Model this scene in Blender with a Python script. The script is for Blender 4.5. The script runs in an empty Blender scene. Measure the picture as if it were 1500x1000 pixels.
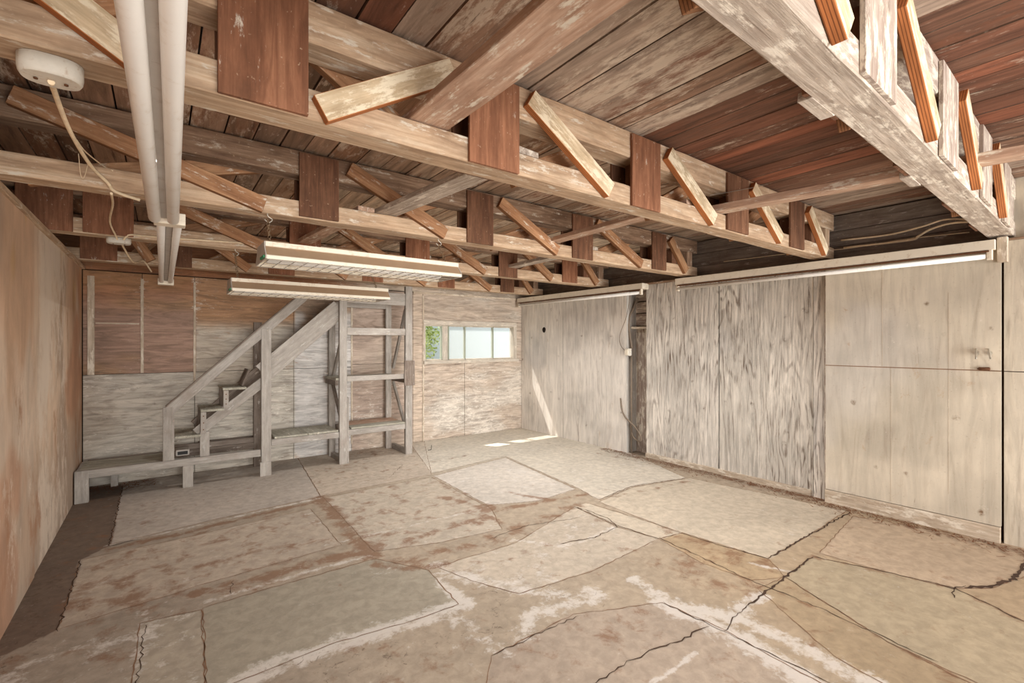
import bpy, bmesh, math, random
import numpy as np
from mathutils import Vector, Matrix
random.seed(7)
COL = bpy.context.scene.collection

# ------------------------------------------------------------------ survey helper
FPX, HOR, CAMH = 690.0, 502.0, 1.5
YAW = math.radians(36.7)
FW = Vector((math.sin(YAW), math.cos(YAW), 0)); RT = Vector((math.cos(YAW), -math.sin(YAW), 0))
def ray(px, py):
    return FW + RT*((px-750)/FPX) + Vector((0, 0, (HOR-py)/FPX))
def onX(px, py, X): d = ray(px, py); t = X/d.x; return Vector((X, d.y*t, CAMH+d.z*t))
def onY(px, py, Y): d = ray(px, py); t = Y/d.y; return Vector((d.x*t, Y, CAMH+d.z*t))
def onZ(px, py, Z): d = ray(px, py); t = (Z-CAMH)/d.z; return Vector((d.x*t, d.y*t, Z))
def fl(px, py): p = onZ(px, py, 0); return (p.x, p.y)

XL, XR, YB, YF = -0.65, 5.10, 6.57, -2.6      # room walls
ZC = 2.74                                      # roof boards

# ------------------------------------------------------------------ colour helpers
def lin(c):
    c = np.asarray(c, dtype=float)/255.0
    return np.where(c <= 0.04045, c/12.92, ((c+0.055)/1.055)**2.4)
def L4(c): a = lin(c); return (float(a[0]), float(a[1]), float(a[2]), 1.0)

_rs = np.random.RandomState(11)
_G = _rs.rand(256, 256)
def vnoise(x, y):
    xi = np.floor(x).astype(int); yi = np.floor(y).astype(int)
    fx = x-xi; fy = y-yi; fx = fx*fx*(3-2*fx); fy = fy*fy*(3-2*fy)
    g = lambda a, b: _G[a & 255, b & 255]
    return (g(xi, yi)*(1-fx)+g(xi+1, yi)*fx)*(1-fy)+(g(xi, yi+1)*(1-fx)+g(xi+1, yi+1)*fx)*fy
def fbm(x, y, s=1.0, o=4, seed=0):
    x = np.asarray(x)*s+seed*17.3; y = np.asarray(y)*s+seed*9.1
    r = 0; a = 0.5; tot = 0
    for i in range(o):
        r = r+a*vnoise(x, y); tot += a; a *= .5; x = x*2.03+5.1; y = y*2.03+3.7
    return r/tot
def sm(a, b, x): t = np.clip((x-a)/(b-a), 0, 1); return t*t*(3-2*t)
def mixc(A, B, f): f = np.asarray(f)[..., None]; return A*(1-f)+np.asarray(B, float)*f
def inpoly(x, y, poly):
    n = len(poly); r = np.zeros(x.shape, bool); j = n-1
    for i in range(n):
        xi, yi = poly[i]; xj, yj = poly[j]
        c = ((yi > y) != (yj > y)) & (x < (xj-xi)*(y-yi)/((yj-yi) if yj != yi else 1e-9)+xi)
        r ^= c; j = i
    return r
def distline(x, y, pts):
    d = np.full(x.shape, 9.0)
    for (ax, ay), (bx, by) in zip(pts[:-1], pts[1:]):
        vx, vy = bx-ax, by-ay; L = vx*vx+vy*vy+1e-9
        t = np.clip(((x-ax)*vx+(y-ay)*vy)/L, 0, 1)
        d = np.minimum(d, np.hypot(x-ax-t*vx, y-ay-t*vy))
    return d

# ------------------------------------------------------------------ node materials
def newmat(name):
    m = bpy.data.materials.new(name); m.use_nodes = True
    nt = m.node_tree; nt.nodes.clear()
    out = nt.nodes.new('ShaderNodeOutputMaterial'); b = nt.nodes.new('ShaderNodeBsdfPrincipled')
    nt.links.new(b.outputs[0], out.inputs[0])
    b.inputs['Specular IOR Level'].default_value = .25
    return m, nt, b
class N:
    def __init__(s, nt): s.nt = nt
    def lk(s, v, sock):
        if isinstance(v, bpy.types.NodeSocket): s.nt.links.new(v, sock)
        else: sock.default_value = v
    def math(s, op, a, b=0.0, clamp=False):
        n = s.nt.nodes.new('ShaderNodeMath'); n.operation = op; n.use_clamp = clamp
        s.lk(a, n.inputs[0]); s.lk(b, n.inputs[1]); return n.outputs[0]
    def vec(s, op, a, b):
        n = s.nt.nodes.new('ShaderNodeVectorMath'); n.operation = op
        s.lk(a, n.inputs[0]); s.lk(b, n.inputs[1]); return n.outputs[0]
    def mix(s, f, a, b, mode='MIX'):
        n = s.nt.nodes.new('ShaderNodeMix'); n.data_type = 'RGBA'; n.blend_type = mode
        s.lk(f, n.inputs[0]); s.lk(a, n.inputs[6]); s.lk(b, n.inputs[7]); return n.outputs[2]
    def nt_noise_col(s, v, sc):
        n = s.nt.nodes.new('ShaderNodeTexNoise'); s.nt.links.new(v, n.inputs['Vector']); n.inputs['Scale'].default_value = sc; return n.outputs[1]
    def noise(s, v, sc, det=6, rough=.6, dist=0.0):
        n = s.nt.nodes.new('ShaderNodeTexNoise'); s.nt.links.new(v, n.inputs['Vector'])
        n.inputs['Scale'].default_value = sc; n.inputs['Detail'].default_value = det
        n.inputs['Roughness'].default_value = rough; n.inputs['Distortion'].default_value = dist
        return n.outputs[0]
    def ramp(s, f, stops):
        n = s.nt.nodes.new('ShaderNodeValToRGB'); s.nt.links.new(f, n.inputs[0])
        e = n.color_ramp.elements
        while len(e) < len(stops): e.new(.5)
        for i, (p, c) in enumerate(stops):
            e[i].position = p; e[i].color = c if len(c) == 4 else L4(c)
        return n.outputs[0]
    def mr(s, v, a, b, c=0.0, d=1.0):
        n = s.nt.nodes.new('ShaderNodeMapRange'); s.lk(v, n.inputs[0])
        for i, q in enumerate((a, b, c, d)): s.lk(q, n.inputs[i+1])
        return n.outputs[0]

def wood(name, dark, mid, light, grain=9.0, white=0.0, whitec=(214, 204, 188), stain=0.3, rough=.8, tint=.18, stainc=(70, 48, 34), bump=.35):
    m, nt, b = newmat(name); g = N(nt)
    tc = nt.nodes.new('ShaderNodeTexCoord'); oi = nt.nodes.new('ShaderNodeObjectInfo')
    off = g.vec('MULTIPLY', tc.outputs['Object'], (1, 1, 1))
    cmb = nt.nodes.new('ShaderNodeCombineXYZ')
    r37 = g.math('MULTIPLY', oi.outputs['Random'], 37.0)
    for i in range(3): nt.links.new(r37, cmb.inputs[i])
    v = g.vec('ADD', off, cmb.outputs[0])
    vg = g.vec('MULTIPLY', v, (.9, grain, grain))
    n1 = g.noise(vg, 2.2, 9, .68, .6)
    vs = g.vec('MULTIPLY', v, (2.0, 40., 40.)); n2 = g.noise(vs, 2.0, 4, .6)
    gr = g.math('ADD', g.math('MULTIPLY', n1, .7), g.math('MULTIPLY', n2, .3))
    c = g.ramp(gr, [(.33, dark), (.5, mid), (.66, light)])
    nr = g.noise(g.vec('MULTIPLY', v, (.5, 5., 5.)), 1.2, 3, .5, .3)
    ln = g.mr(g.math('SINE', g.math('MULTIPLY', nr, 75.0)), .2, 1.0, 0, .42); zn = g.mr(nb_ := g.noise(v, 1.9, 4, .6), .38, .62, .15, 1)
    c = g.mix(g.math('MULTIPLY', ln, zn), c, L4(dark))
    blot = g.mr(g.noise(g.vec('MULTIPLY', v, (1.5, 5, 5)), 5, 7, .7), .35, .65, .84, 1.1); c = g.mix(1.0, c, blot, 'MULTIPLY')
    nb = g.noise(v, 2.6, 6, .65)
    if stain: c = g.mix(g.math('MULTIPLY', g.mr(nb, .52, .72), stain, True), c, L4(stainc))
    if white:
        nw = g.noise(g.vec('MULTIPLY', v, (3., 9., 9.)), 2.2, 10, .72)
        f = g.mr(g.math('ADD', nw, g.math('MULTIPLY', n2, .15)), .70-.38*white, .78-.38*white)
        c = g.mix(f, c, L4(whitec))
    fleck = g.mr(g.noise(v, 60, 3, .5), .68, .74, 0, .35)
    c = g.mix(fleck, c, L4((225, 200, 170)))
    val = g.mr(oi.outputs['Random'], 0, 1, 1-tint, 1+tint)
    c = g.mix(1.0, c, val, 'MULTIPLY')
    nt.links.new(c, b.inputs['Base Color']); b.inputs['Roughness'].default_value = rough
    bp = nt.nodes.new('ShaderNodeBump'); bp.inputs['Strength'].default_value = bump; bp.inputs['Distance'].default_value = .006
    nt.links.new(gr, bp.inputs['Height']); nt.links.new(bp.outputs[0], b.inputs['Normal'])
    return m

def surf(name, gscale, contrast=.25, whitec=(222, 214, 202), dirtc=(112, 80, 58), darkc=(62, 48, 38), wscale=(3, 3, 3), bump=.3, rough=.85, speck=.3, swirl=0.6, gl=(.38, .62), rings=0, rscale=(1, 1, 1), rfreq=70, knots=0, wfac=.8, kflat=(0, 1, 1)):
    m, nt, b = newmat(name); g = N(nt)
    tc = nt.nodes.new('ShaderNodeTexCoord'); P = tc.outputs['Object']
    at = nt.nodes.new('ShaderNodeAttribute'); at.attribute_name = 'Col'
    mk = nt.nodes.new('ShaderNodeAttribute'); mk.attribute_name = 'Msk'
    sp = nt.nodes.new('ShaderNodeSeparateColor'); nt.links.new(mk.outputs['Color'], sp.inputs[0])
    n1 = g.noise(g.vec('MULTIPLY', P, gscale), 1.0, 9, .66, swirl)
    f = g.mr(n1, gl[0], gl[1], 1-contrast, 1+contrast*.55)
    c = g.mix(1.0, at.outputs['Color'], f, 'MULTIPLY')
    if rings:
        nr = g.noise(g.vec('MULTIPLY', P, rscale), 1.0, 3, .45, .4)
        ln = g.mr(g.math('SINE', g.math('MULTIPLY', nr, rfreq)), .1, .95)
        brk = g.mr(g.noise(g.vec('MULTIPLY', P, gscale), 2.6, 6, .7), .42, .6)
        zone = g.mr(g.noise(P, 1.3, 4, .6), .35, .65, .25, 1.0)
        c = g.mix(g.math('MULTIPLY', g.math('MULTIPLY', g.math('MULTIPLY', ln, brk), zone), rings, True), c, L4(darkc))
    if knots:
        vo = nt.nodes.new('ShaderNodeTexVoronoi'); vo.inputs['Scale'].default_value = 5.5; vo.inputs['Randomness'].default_value = 1
        nt.links.new(g.vec('MULTIPLY', g.vec('ADD', P, g.vec('MULTIPLY', g.vec('SUBTRACT', g.nt_noise_col(P, 9), (.5, .5, .5)), (.06, .06, .06))), kflat), vo.inputs['Vector'])
        sc_ = nt.nodes.new('ShaderNodeSeparateColor'); nt.links.new(vo.outputs['Color'], sc_.inputs[0])
        kd = g.mr(vo.outputs['Distance'], .05, .16, 1, 0); kk = g.mr(sc_.outputs[0], .25, .3)
        kn = g.mr(g.noise(P, 42, 4, .7), .38, .6)
        c = g.mix(g.math('MULTIPLY', g.math('MULTIPLY', g.math('MULTIPLY', kd, kk), kn), knots, True), c, L4(darkc))
    nl = g.noise(P, 1.7, 5, .6)
    c = g.mix(1.0, c, g.mr(nl, .3, .7, .9, 1.08), 'MULTIPLY')
    nd = g.noise(g.vec('MULTIPLY', P, wscale), 2.1, 11, .7, .3)
    gain = lambda q: g.math('ADD', g.math('MULTIPLY', g.math('SUBTRACT', q, .5), 1.7), .5)
    fd = g.mr(g.math('ADD', gain(nd), sp.outputs[1]), .84, 1.06); fd = g.math('MULTIPLY', fd, .75, True)
    c = g.mix(fd, c, L4(dirtc))
    nw = g.noise(g.vec('ADD', g.vec('MULTIPLY', P, wscale), (7, 3, 5)), 3.7, 12, .74, .2)
    fw = g.mr(g.math('ADD', gain(nw), sp.outputs[0]), .84, 1.06); fw = g.math('MULTIPLY', fw, wfac, True)
    c = g.mix(fw, c, L4(whitec))
    nk = g.noise(g.vec('ADD', g.vec('MULTIPLY', P, gscale), (3, 9, 1)), 1.4, 8, .7, .8)
    fk = g.mr(g.math('ADD', gain(nk), sp.outputs[2]), .86, 1.0); fk = g.math('MULTIPLY', fk, .7, True)
    c = g.mix(fk, c, L4(darkc))
    if speck:
        fs = g.mr(g.noise(P, 55, 4, .7), .62, .74, 0, speck); c = g.mix(fs, c, L4(darkc))
        fs2 = g.mr(g.noise(g.vec('ADD', P, (4, 4, 4)), 38, 5, .7), .62, .74, 0, speck*.8); c = g.mix(fs2, c, L4(whitec))
    nt.links.new(c, b.inputs['Base Color']); b.inputs['Roughness'].default_value = rough
    bp = nt.nodes.new('ShaderNodeBump'); bp.inputs['Strength'].default_value = bump; bp.inputs['Distance'].default_value = .008
    h = g.math('ADD', n1, g.math('MULTIPLY', nw, .5)); nt.links.new(h, bp.inputs['Height']); nt.links.new(bp.outputs[0], b.inputs['Normal'])
    return m

def plain(name, c, rough=.6, metal=0.0, var=.1, sc=12, spec=.3, dirt=None):
    m, nt, b = newmat(name); g = N(nt)
    tc = nt.nodes.new('ShaderNodeTexCoord')
    n = g.noise(tc.outputs['Object'], sc, 6, .65)
    col = g.mix(1.0, L4(c), g.mr(n, .3, .7, 1-var, 1+var), 'MULTIPLY')
    if dirt:
        n2 = g.noise(g.vec('ADD', tc.outputs['Object'], (5, 2, 8)), sc*2.2, 8, .7)
        col = g.mix(g.mr(n2, .54, .68, 0, .6), col, L4(dirt))
    nt.links.new(col, b.inputs['Base Color']); b.inputs['Roughness'].default_value = rough
    b.inputs['Metallic'].default_value = metal; b.inputs['Specular IOR Level'].default_value = spec
    return m

M = {}
M['chord'] = wood('weathered_chord_timber', (152, 124, 100), (190, 162, 134), (216, 194, 168), 12, white=.16, stain=.25, tint=.07)
M['chord_dark'] = wood('aged_top_chord_timber', (112, 86, 68), (150, 122, 100), (188, 162, 138), 10, white=.12, stain=.4, tint=.12)
M['chord_white'] = wood('whitewashed_chord', (140, 124, 112), (182, 168, 154), (204, 192, 180), 22, white=.25, whitec=(218, 208, 194), stain=.25, tint=.04, bump=1.0, stainc=(150, 126, 108))
M['ply_red'] = wood('red_brown_plywood_plate', (108, 70, 50), (136, 92, 68), (162, 114, 86), 9, white=.03, stain=.5, tint=.1, bump=.15)
M['ply_dark'] = wood('dark_brown_plywood_plate', (84, 56, 42), (112, 78, 58), (138, 100, 76), 7, stain=.4, tint=.12, bump=.15)
M['ply_pale'] = wood('pale_plywood_plate', (134, 114, 102), (172, 156, 144), (194, 180, 168), 12, white=.35, stain=.1, tint=.06)
M['strip'] = wood('pale_plywood_strip', (176, 150, 118), (208, 186, 154), (226, 208, 180), 8, white=.35, whitec=(232, 218, 192), stain=.22, tint=.06)
M['strip_dark'] = wood('tan_plywood_strip', (136, 94, 66), (172, 128, 94), (200, 160, 122), 8, white=.15, stain=.35, tint=.12)
def plyedge(name, a, b):
    m, nt, bs = newmat(name); g = N(nt); tc = nt.nodes.new('ShaderNodeTexCoord')
    sp = nt.nodes.new('ShaderNodeSeparateXYZ'); nt.links.new(tc.outputs['Object'], sp.inputs[0])
    w = g.math('SINE', g.math('MULTIPLY', sp.outputs[2], 2*math.pi/.0095)); n = g.noise(g.vec('MULTIPLY', tc.outputs['Object'], (6, 60, 60)), 2, 5)
    c = g.mix(g.mr(w, .3, .9), L4(a), L4(b)); c = g.mix(1.0, c, g.mr(n, .3, .7, .8, 1.15), 'MULTIPLY')
    nt.links.new(c, bs.inputs['Base Color']); bs.inputs['Roughness'].default_value = .8; return m
M['ply_edge'] = plyedge('layered_orange_plywood_edge', (182, 116, 70), (122, 72, 42))
M['ply_edge_dark'] = plyedge('layered_dark_plywood_edge', (140, 98, 66), (98, 66, 44))
M['plank'] = wood('brace_plank_timber', (150, 118, 98), (184, 152, 130), (206, 180, 160), 11, white=.2, stain=.35, tint=.05, stainc=(130, 84, 60))
M['grey'] = wood('grey_painted_timber', (142, 135, 127), (160, 153, 145), (174, 167, 159), 6, white=.08, whitec=(188, 183, 176), stain=.35, tint=.06, stainc=(120, 98, 82), bump=.3)
M['grey_brown'] = wood('worn_grey_brown_timber', (96, 84, 76), (124, 112, 102), (148, 136, 126), 8, white=.08, whitec=(182, 174, 166), stain=.4, tint=.1)
M['tread'] = wood('grey_green_tread_paint', (132, 128, 114), (160, 156, 142), (178, 174, 160), 6, white=.1, stain=.2, tint=.05)
M['cream'] = plain('dusty_cream_metal', (226, 216, 198), .55, 0, .05, 9, dirt=(190, 168, 140))
M['tan'] = plain('tan_reflector_side', (158, 132, 106), .6, 0, .08, 9)
M['tube'] = plain('white_lamp_glass', (236, 233, 228), .3, 0, .03, 6, .4, dirt=(208, 196, 180))
M['grey_metal'] = plain('grey_channel_metal', (184, 176, 168), .6, 0, .08, 8, dirt=(150, 130, 112))
M['wire'] = plain('galvanised_wire', (150, 140, 128), .5, .5, .1, 30)
M['chain'] = plain('rusty_chain_steel', (148, 126, 100), .55, .5, .2, 60)
M['black'] = plain('black_plastic', (38, 36, 34), .6)
M['green'] = plain('green_wire_nut', (40, 110, 70), .5)
M['cable'] = plain('cloth_covered_cable', (232, 212, 180), .8, 0, .15, 20)
M['cable_grey'] = plain('grey_cable', (122, 108, 94), .7, 0, .15, 20)
M['porcelain'] = plain('dusty_porcelain', (214, 208, 196), .5, 0, .06, 20, dirt=(170, 140, 110))
M['frame'] = wood('window_frame_paint', (166, 154, 140), (190, 180, 166), (206, 198, 186), 9, white=.2, stain=.2, tint=.04)
M['trim'] = wood('cream_trim_paint', (156, 138, 118), (188, 172, 152), (206, 192, 174), 9, white=.25, stain=.25, tint=.05)
M['dark_void'] = plain('dark_crevice', (34, 24, 18), .9, 0, .2, 6)
M['steel_handle'] = plain('pale_steel_handle', (196, 190, 178), .4, .6, .1, 40)
M['rust'] = plain('rusty_iron', (104, 70, 48), .8, .3, .25, 60)

M['w_left'] = surf('stained_plaster_board', (5, 5, 1.8), .14, dirtc=(166, 120, 88), darkc=(130, 98, 74), wscale=(2, 2, 1.1), bump=.25, speck=.16, whitec=(222, 206, 188))
M['w_back'] = surf('weathered_back_plywood', (2.2, 9, 17), .30, dirtc=(156, 126, 104), darkc=(100, 84, 72), wscale=(3.5, 8, 10), speck=.3, swirl=1.4, bump=.5, rings=.55, rscale=(.55, 3, 3.2), rfreq=95, knots=.5, kflat=(1, 0, 1.6))
M['w_right'] = surf('whitewashed_plywood', (9, 13, 1.5), .16, dirtc=(168, 138, 108), darkc=(116, 96, 80), wscale=(4, 5, 1.2), speck=.32, swirl=.9, bump=.5, rings=.38, rscale=(2, 3.4, .42), rfreq=90, knots=.8)
M['w_door'] = surf('peeling_grained_plywood', (9, 24, 1.5), .3, dirtc=(140, 112, 88), darkc=(98, 80, 66), wscale=(8, 14, 1.8), speck=.34, swirl=1.8, bump=.8, rings=1.0, rscale=(2, 3.0, .42), rfreq=120, knots=.7)
M['w_cream'] = surf('cream_plywood', (8, 11, 1.2), .12, dirtc=(168, 136, 104), darkc=(112, 88, 66), wscale=(4, 4, 3), speck=.35, swirl=.8, bump=.3, rings=.22, rscale=(2, 2.6, .35), rfreq=80, knots=1.0)
M['roofb'] = surf('old_roof_boards', (16, 1.5, 16), .5, dirtc=(120, 78, 58), darkc=(70, 50, 40), wscale=(9, 2.2, 6), speck=.15, whitec=(206, 190, 172), bump=.6, gl=(.34, .66))
M['floorm'] = surf('stained_concrete', (15, 15, 15), .15, dirtc=(126, 92, 68), darkc=(92, 76, 62), wscale=(3, 3, 3), speck=.34, swirl=.4, whitec=(216, 210, 203), bump=.3, rough=.75, wfac=.66)
M['crack'] = plain('dark_crack', (70, 52, 40), .95, 0, .3, 10)
M['crack_l'] = plain('brown_joint', (128, 98, 76), .95, 0, .3, 10)

# ------------------------------------------------------------------ object helpers
def tag(o, label=None, cat=None, group=None, kind=None):
    if label: o['label'] = label
    if cat: o['category'] = cat
    if group: o['group'] = group
    if kind: o['kind'] = kind
    return o
def empty(name, loc, label=None, cat=None, group=None):
    o = bpy.data.objects.new(name, None); COL.objects.link(o); o.location = loc
    o.empty_display_size = .1
    return tag(o, label, cat, group)
def link(name, me, mat, parent=None, mw=None):
    o = bpy.data.objects.new(name, me); COL.objects.link(o)
    mats = mat if isinstance(mat, (list, tuple)) else [mat]
    if not me.materials:
        for q in mats: me.materials.append(q)
    mw = mw or Matrix.Identity(4)
    if parent is not None:
        o.parent = parent
        PW = parent['_w'] if False else WORLD.get(parent.name, Matrix.Translation(parent.location))
        o.matrix_local = PW.inverted() @ mw
    else: o.matrix_world = mw
    WORLD[o.name] = mw
    return o
WORLD = {}
def boxmesh(L, w, t, bev=.003, chip=0.0, seg=1, edgemat=False, taper=None):
    bm = bmesh.new(); n = max(1, seg)
    bmesh.ops.create_cube(bm, size=1)
    for v in bm.verts: v.co = Vector((v.co.x*L, v.co.y*w, v.co.z*t))
    if n > 1:
        es = [e for e in bm.edges if abs(e.verts[0].co.x-e.verts[1].co.x) > L*.5]
        bmesh.ops.subdivide_edges(bm, edges=es, cuts=n-1, use_grid_fill=True)
    if bev and min(L, w, t) > bev*3:
        es = [e for e in bm.edges if e.calc_face_angle(0) > .5]
        bmesh.ops.bevel(bm, geom=es, offset=bev, segments=1, affect='EDGES')
    if chip:
        for v in bm.verts:
            v.co += Vector((0, random.uniform(-chip, chip), random.uniform(-chip, chip)*.6))
    if edgemat:
        for f in bm.faces:
            nn = f.normal
            if abs(nn.z) < .75: f.material_index = 1
    me = bpy.data.meshes.new('m'); bm.to_mesh(me); bm.free(); return me
def board(name, p0, p1, w, t, up, mat, parent=None, bev=.003, chip=0.0, seg=1, edgemat=None):
    """plank from p0 to p1 along its centre; t is measured along 'up'"""
    p0 = Vector(p0); p1 = Vector(p1); x = (p1-p0); L = x.length; x.normalize()
    z = Vector(up); z = (z-x*z.dot(x)).normalized(); y = z.cross(x)
    mw = Matrix((x, y, z)).transposed().to_4x4(); mw.translation = (p0+p1)/2
    me = boxmesh(L, w, t, bev, chip, seg, edgemat is not None)
    return link(name, me, [mat, edgemat] if edgemat else mat, parent, mw)
def abox(name, x0, x1, y0, y1, z0, z1, mat, parent=None, bev=.003, chip=0.0, seg=1):
    c = Vector(((x0+x1)/2, (y0+y1)/2, (z0+z1)/2)); d = [abs(x1-x0), abs(y1-y0), abs(z1-z0)]
    k = d.index(max(d)); e = [Vector((1, 0, 0)), Vector((0, 1, 0)), Vector((0, 0, 1))]
    a = e[k]; up = e[2] if k != 2 else e[1]; uu = 2 if k != 2 else 1; ww = 3-k-uu
    return board(name, c-a*d[k]/2, c+a*d[k]/2, d[ww], d[uu], up, mat, parent, bev, chip, seg)
def catmull(pts, n=6):
    pts = [Vector(p) for p in pts]; P = [pts[0]*2-pts[1]]+pts+[pts[-1]*2-pts[-2]]; out = []
    for i in range(1, len(P)-2):
        a, b, c, d = P[i-1:i+3]
        for k in range(n):
            t = k/n
            out.append(.5*((2*b)+(c-a)*t+(2*a-5*b+4*c-d)*t*t+(3*b-a-3*c+d)*t**3))
    out.append(pts[-1]); return out
def sweep_bm(bm, pts, r, n=8, closed=False, cap=True):
    pts = [Vector(p) for p in pts]; rings = []; m = len(pts); ref = None
    for i in range(m):
        if closed: d = pts[(i+1) % m]-pts[i-1]
        else: d = pts[min(i+1, m-1)]-pts[max(i-1, 0)]
        d.normalize()
        if ref is None: ref = d.orthogonal().normalized()
        ref = (ref-d*ref.dot(d)).normalized(); bn = d.cross(ref)
        rr = r[i] if isinstance(r, (list, tuple)) else r
        rings.append([bm.verts.new(pts[i]+(ref*math.cos(a)+bn*math.sin(a))*rr) for a in [2*math.pi*k/n for k in range(n)]])
    for i in range(m if closed else m-1):
        A, B = rings[i], rings[(i+1) % m]
        for k in range(n): 
            f = bm.faces.new((A[k], A[(k+1) % n], B[(k+1) % n], B[k])); f.smooth = True
    if cap and not closed:
        bm.faces.new(rings[0][::-1]); bm.faces.new(rings[-1])
def bm_link(name, bm, mat, parent=None):
    c = Vector((0, 0, 0))
    if bm.verts:
        mn = [min(v.co[i] for v in bm.verts) for i in range(3)]; mx = [max(v.co[i] for v in bm.verts) for i in range(3)]
        c = Vector([(a+b)/2 for a, b in zip(mn, mx)])
        for v in bm.verts: v.co -= c
    bmesh.ops.recalc_face_normals(bm, faces=bm.faces)
    me = bpy.data.meshes.new(name); bm.to_mesh(me); bm.free()
    return link(name, me, mat, parent, Matrix.Translation(c))
def tube(name, pts, r, mat, parent=None, n=8, smooth=6):
    bm = bmesh.new(); sweep_bm(bm, catmull(pts, smooth) if smooth else pts, r, n); return bm_link(name, bm, mat, parent)
def bmbox(bm, x0, x1, y0, y1, z0, z1):
    r = bmesh.ops.create_cube(bm, size=1)
    for v in r['verts']: v.co = Vector(((x0+x1)/2+v.co.x*(x1-x0), (y0+y1)/2+v.co.y*(y1-y0), (z0+z1)/2+v.co.z*(z1-z0)))
def bmcyl(bm, p0, p1, r, n=12): sweep_bm(bm, [p0, p1], r, n)

class Patches:
    """collects finely gridded rectangles with per-vertex colour into one mesh"""
    def __init__(s): s.V = []; s.F = []; s.C = []; s.K = []; s.MI = []; s.n = 0
    def rect(s, o, u, v, res, fn, thick=None, hole=None):
        o, u, v = np.array(o, float), np.array(u, float), np.array(v, float)
        nu = max(1, int(np.linalg.norm(u)/res)); nv = max(1, int(np.linalg.norm(v)/res))
        a, b = np.meshgrid(np.linspace(0, 1, nu+1), np.linspace(0, 1, nv+1), indexing='ij')
        P = o+a.reshape(-1, 1)*u+b.reshape(-1, 1)*v
        c, k = fn(P)
        i, j = np.meshgrid(np.arange(nu), np.arange(nv), indexing='ij'); q = (i*(nv+1)+j).ravel()+s.n
        F = np.stack([q, q+nv+1, q+nv+2, q+1], 1)
        s.V.append(P); s.C.append(c); s.K.append(k); s.F.append(F); s.MI.append(np.zeros(len(F), int)); s.n += len(P)
        if thick is not None:   # skirt: four border quads going back by vector thick
            th = np.array(thick, float); cs = [o, o+u, o+u+v, o+v]; cc, kk = fn(np.array(cs))
            V = np.array(cs+[x+th for x in cs]); s.V.append(V); s.C.append(np.vstack([cc, cc])*.8); s.K.append(np.vstack([kk, kk]))
            m = s.n; s.F.append(np.array([[m+a, m+(a+1) % 4, m+4+(a+1) % 4, m+4+a] for a in range(4)]+[[m+4, m+5, m+6, m+7]]))
            s.MI.append(np.zeros(5, int)); s.n += 8
    def ribbon(s, pts, w, z, jit=.01, mi=1, step=.04):
        rr = random.Random(int(abs(pts[0][0])*1000)); Q = []
        for (ax, ay), (bx, by) in zip(pts[:-1], pts[1:]):
            L = math.hypot(bx-ax, by-ay); n = max(1, int(L/step)); nx, ny = -(by-ay)/(L+1e-9), (bx-ax)/(L+1e-9)
            for k in range(n):
                t = k/n; j = rr.uniform(-jit, jit); Q.append((ax+(bx-ax)*t+nx*j, ay+(by-ay)*t+ny*j))
        Q.append(pts[-1]); V = []
        for i, (x, y) in enumerate(Q):
            a = Q[max(i-1, 0)]; b = Q[min(i+1, len(Q)-1)]; dx, dy = b[0]-a[0], b[1]-a[1]; L = math.hypot(dx, dy)+1e-9
            ww = w*rr.uniform(.35, 1.15)/2*(0.3 if i in (0, len(Q)-1) else 1)
            V += [(x-dy/L*ww, y+dx/L*ww, z), (x+dy/L*ww, y-dx/L*ww, z)]
        m = s.n; s.V.append(np.array(V)); s.C.append(np.full((len(V), 3), 80.)); s.K.append(np.zeros((len(V), 3)))
        F = np.array([[m+2*i, m+2*i+1, m+2*i+3, m+2*i+2] for i in range(len(Q)-1)]); s.F.append(F); s.MI.append(np.full(len(F), mi)); s.n += len(V)
    def build(s, name, mats, parent=None, flip=False):
        V = np.vstack(s.V); F = np.vstack(s.F); me = bpy.data.meshes.new(name)
        me.from_pydata(V.tolist(), [], (F[:, ::-1] if flip else F).tolist())
        for nm, arr in (('Col', lin(np.clip(np.vstack(s.C), 0, 255))), ('Msk', np.vstack(s.K))):
            at = me.attributes.new(nm, 'FLOAT_COLOR', 'POINT')
            at.data.foreach_set('color', np.hstack([arr, np.ones((len(arr), 1))]).astype(np.float32).ravel())
        me.polygons.foreach_set('material_index', np.concatenate(s.MI).astype(np.int32))
        for m_ in (mats if isinstance(mats, list) else [mats]): me.materials.append(m_)
        me.update()
        return link(name, me, mats, parent)

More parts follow.
